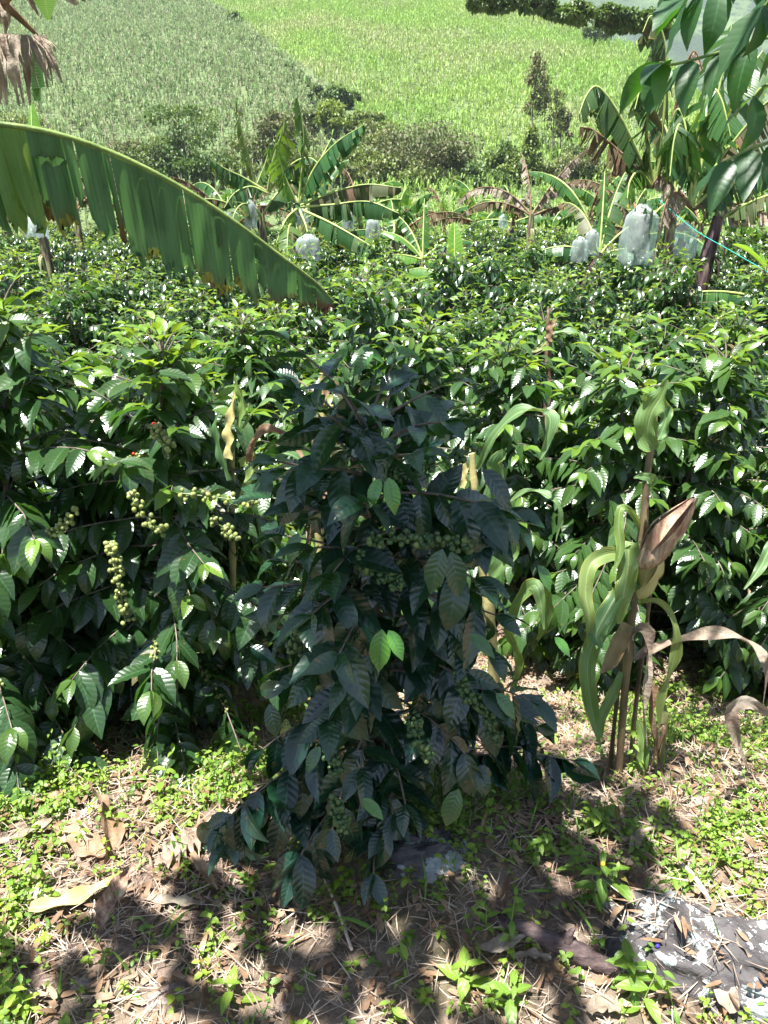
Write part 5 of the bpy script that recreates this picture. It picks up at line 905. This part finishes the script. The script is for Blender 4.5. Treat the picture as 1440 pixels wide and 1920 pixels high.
gul = [(350, 335, 168, 150, 'airy rounded tree with fine green leaves before the corn field', 'tree', 'airy', .25, 0, 2600), (300, 340, 250, 90, 'low dull green bush left of the airy tree', 'bush', 'bush', .2, .1, 1500), (395, 345, 285, 90, 'dark bush right below the airy tree', 'bush', 'bush', .1, 0, 1500), (330, 350, 290, 90, 'dark blue-green bush at the foot of the airy tree', 'bush', 'bush', 0, 0, 1500),
 (530, 310, 205, 90, 'dull purplish-brown bush behind the left banana group', 'bush', 'bush', .1, .55, 1500), (470, 320, 250, 80, 'brownish shrub left of the banana leaf tips', 'bush', 'bush', .2, .35, 1200), (632, 205, 158, 44, 'small dark round tree at the field corner', 'tree', 'round', 0, 0, 900), (664, 200, 172, 30, 'tiny dark tree right of the round one at the field corner', 'tree', 'round', 0, 0, 700),
 (598, 195, 160, 34, 'small grey-green tree left of the round one', 'tree', 'round', .1, .1, 700), (630, 255, 185, 70, 'yellow-green bamboo clump below the field corner', 'bamboo', 'round', .95, 0, 1500), (580, 250, 195, 60, 'grey bush between bamboo and banana leaves', 'bush', 'bush', .1, .3, 1000), (700, 295, 222, 90, 'olive bush with yellow-orange tips right of the bamboo', 'bush', 'bush', .55, .35, 1500),
 (665, 335, 270, 90, 'light green bush under the bamboo clump', 'bush', 'bush', .6, .1, 1200), (780, 325, 225, 160, 'wide grey-brown bush in the middle of the gully', 'bush', 'bush', .05, .5, 2600), (735, 340, 285, 90, 'yellowish low bush before the grey-brown one', 'bush', 'bush', .6, .3, 1200), (840, 335, 262, 70, 'grey bush right beside the wide grey-brown one', 'bush', 'bush', .1, .45, 1200), (882, 350, 305, 50, 'small dark green bush right of the grey-brown ones', 'bush', 'bush', 0, 0, 900),
 (935, 335, 262, 70, 'mid green bush left of the bright conical tree', 'bush', 'bush', .3, 0, 1500), (992, 345, 235, 56, 'bright green conical tree in the gully', 'tree', 'cone', .75, 0, 1600), (960, 350, 290, 50, 'green bush at the foot of the conical tree', 'bush', 'bush', .5, 0, 900), (1000, 290, 98, 66, 'tall sparse tree with reddish thin crown above the gully', 'tree', 'sparse', .4, .75, 1500), (1036, 300, 160, 34, 'slender bare-stemmed tree with pale flat crown', 'tree', 'sparse', .5, .4, 500),
 (1052, 295, 200, 34, 'slim greyish dry tree right of the bare-stemmed one', 'tree', 'sparse', 0, .7, 700), (1075, 350, 285, 70, 'brownish low bush right of the slim trees', 'bush', 'bush', .2, .5, 1000), (1130, 358, 315, 80, 'low green bush behind the brown drooping leaves', 'bush', 'bush', .4, .1, 1000), (1030, 355, 300, 60, 'low olive bush under the slender trees', 'bush', 'bush', .3, .2, 900), (60, 260, 215, 90, 'yellowish low bush at the left edge under the corn', 'bush', 'bush', .6, .2, 1000), (230, 345, 290, 80, 'brownish bush above the near banana leaf', 'bush', 'bush', .2, .35, 1000), (150, 345, 280, 90, 'green bush behind the bright banana leaf tip', 'bush', 'bush', .3, .2, 1000),
 (570, 160, 146, 26, 'tiny bush on the line between the two fields', 'bush', 'bush', .1, 0, 400), (546, 130, 112, 22, 'dark bush midway along the field boundary', 'bush', 'bush', 0, 0, 400), (520, 108, 96, 20, 'small bush further up the field boundary', 'bush', 'bush', .2, 0, 300), (440, 44, 24, 26, 'dark little tree high on the field boundary', 'tree', 'round', 0, 0, 500), (480, 80, 68, 18, 'tiny green bush high on the field boundary', 'bush', 'bush', .2, 0, 250),
 (1250, 365, 320, 80, 'low bush behind the tall banana stems', 'bush', 'bush', .3, .1, 900), (1350, 365, 320, 90, 'green bush at the foot of the hill near the right edge', 'bush', 'bush', .3, .1, 900),
 (430, 345, 300, 80, 'green bush between the airy tree and the banana leaves', 'bush', 'bush', .35, .1, 1000), (560, 345, 280, 90, 'olive bush behind the crown of the large left banana', 'bush', 'bush', .3, .25, 1200), (620, 350, 300, 90, 'mixed green bush right of the large left banana', 'bush', 'bush', .45, .15, 1200),
 (690, 350, 310, 90, 'straw-coloured low bush above the two round fruit bags', 'bush', 'bush', .5, .4, 1200), (800, 352, 315, 90, 'pale green low bush before the wide grey-brown one', 'bush', 'bush', .55, .2, 1200), (920, 352, 318, 80, 'deep green low bush above the withered banana', 'bush', 'bush', .1, .0, 1200), (1090, 320, 270, 60, 'feathery olive bush right of the slim trees', 'bush', 'bush', .35, .3, 900), (250, 310, 262, 70, 'reddish-brown bush left of the airy tree', 'bush', 'bush', .1, .5, 900), (690, 245, 205, 50, 'light olive bush right of the bamboo clump', 'bush', 'bush', .5, .2, 900)]
for i, (px, pb, pt_, w_, lab, cat, kind, yg, dr, n_) in enumerate(gul): w_ = w_*(1.3 if cat == 'bush' else 1.1); tree('bamboo_clump' if cat == 'bamboo' else ('small_tree' if cat == 'tree' else 'bush'), px, min(pb, 347), pt_, w_, lab, cat, kind, i, None, G1, yg, dr, n_)
ridge = [(905, 8, -8, 50, 'lowest dark bush at the left end of the ridge tree line'), (945, 14, -6, 50, 'dark bush second from the left on the ridge'), (1000, 26, -36, 70, 'tall open-crowned tree on the ridge with dark trunk'), (1045, 32, 8, 40, 'small dark tree between the tall one and the wide crown'), (1082, 36, 8, 70, 'wide dark round crown in the middle of the ridge'), (1140, 46, 14, 50, 'dark tree right of the wide crown'), (1172, 54, 18, 56, 'dense dark tree near the right end of the ridge'), (1205, 62, 22, 60, 'broad dark tree next to the last one on the ridge'), (1235, 74, 34, 50, 'last dark tree on the ridge beside the banana leaves'), (1118, 76, 50, 44, 'greyish bush in the cane field just below the ridge')]
for i, (px, pb, pt_, w_, lab) in enumerate(ridge):
    dy = 6
    while hit(px, pb+dy)[1] > 330 and dy < 60: dy += 3
    P0 = hit(px, pb+dy); print(px, pb+dy, P0.round()); tree('ridge_tree', px, pb+8, pt_-12+(i*7) % 11, w_*1.15, lab, 'tree', 'airy' if i == 2 else 'round', 60+i, None, 'dark trees along the ridge', 0, 0, 2200, mat='bush', base=P0)

# ------------------------------------------------------------------ thin noon haze over the valley
m, nt = newmat('haze_air'); pv = N(nt, 'VolumePrincipled'); pv.inputs['Color'].default_value = (.80, .88, 1.0, 1); pv.inputs['Density'].default_value = .00019; pv.inputs['Anisotropy'].default_value = .2
o_ = N(nt, 'OutputMaterial'); nt.links.new(pv.outputs[0], o_.inputs['Volume'])
bpy.context.view_layer.update()
b = MB(); X0, Y0, Z0, Z1 = 4400, 4400, -120, 480
V = np.array([(x, y, z) for x in (-X0, X0) for y in (-Y0, Y0) for z in (Z0, Z1)], float); b.add(V, Q=[(0, 1, 3, 2), (4, 6, 7, 5), (0, 4, 5, 1), (2, 3, 7, 6), (0, 2, 6, 4), (1, 5, 7, 3)])
hz = b.build('haze', m, shade=False); tag(hz, 'thin bluish haze over the far valley', 'haze', kind='stuff')
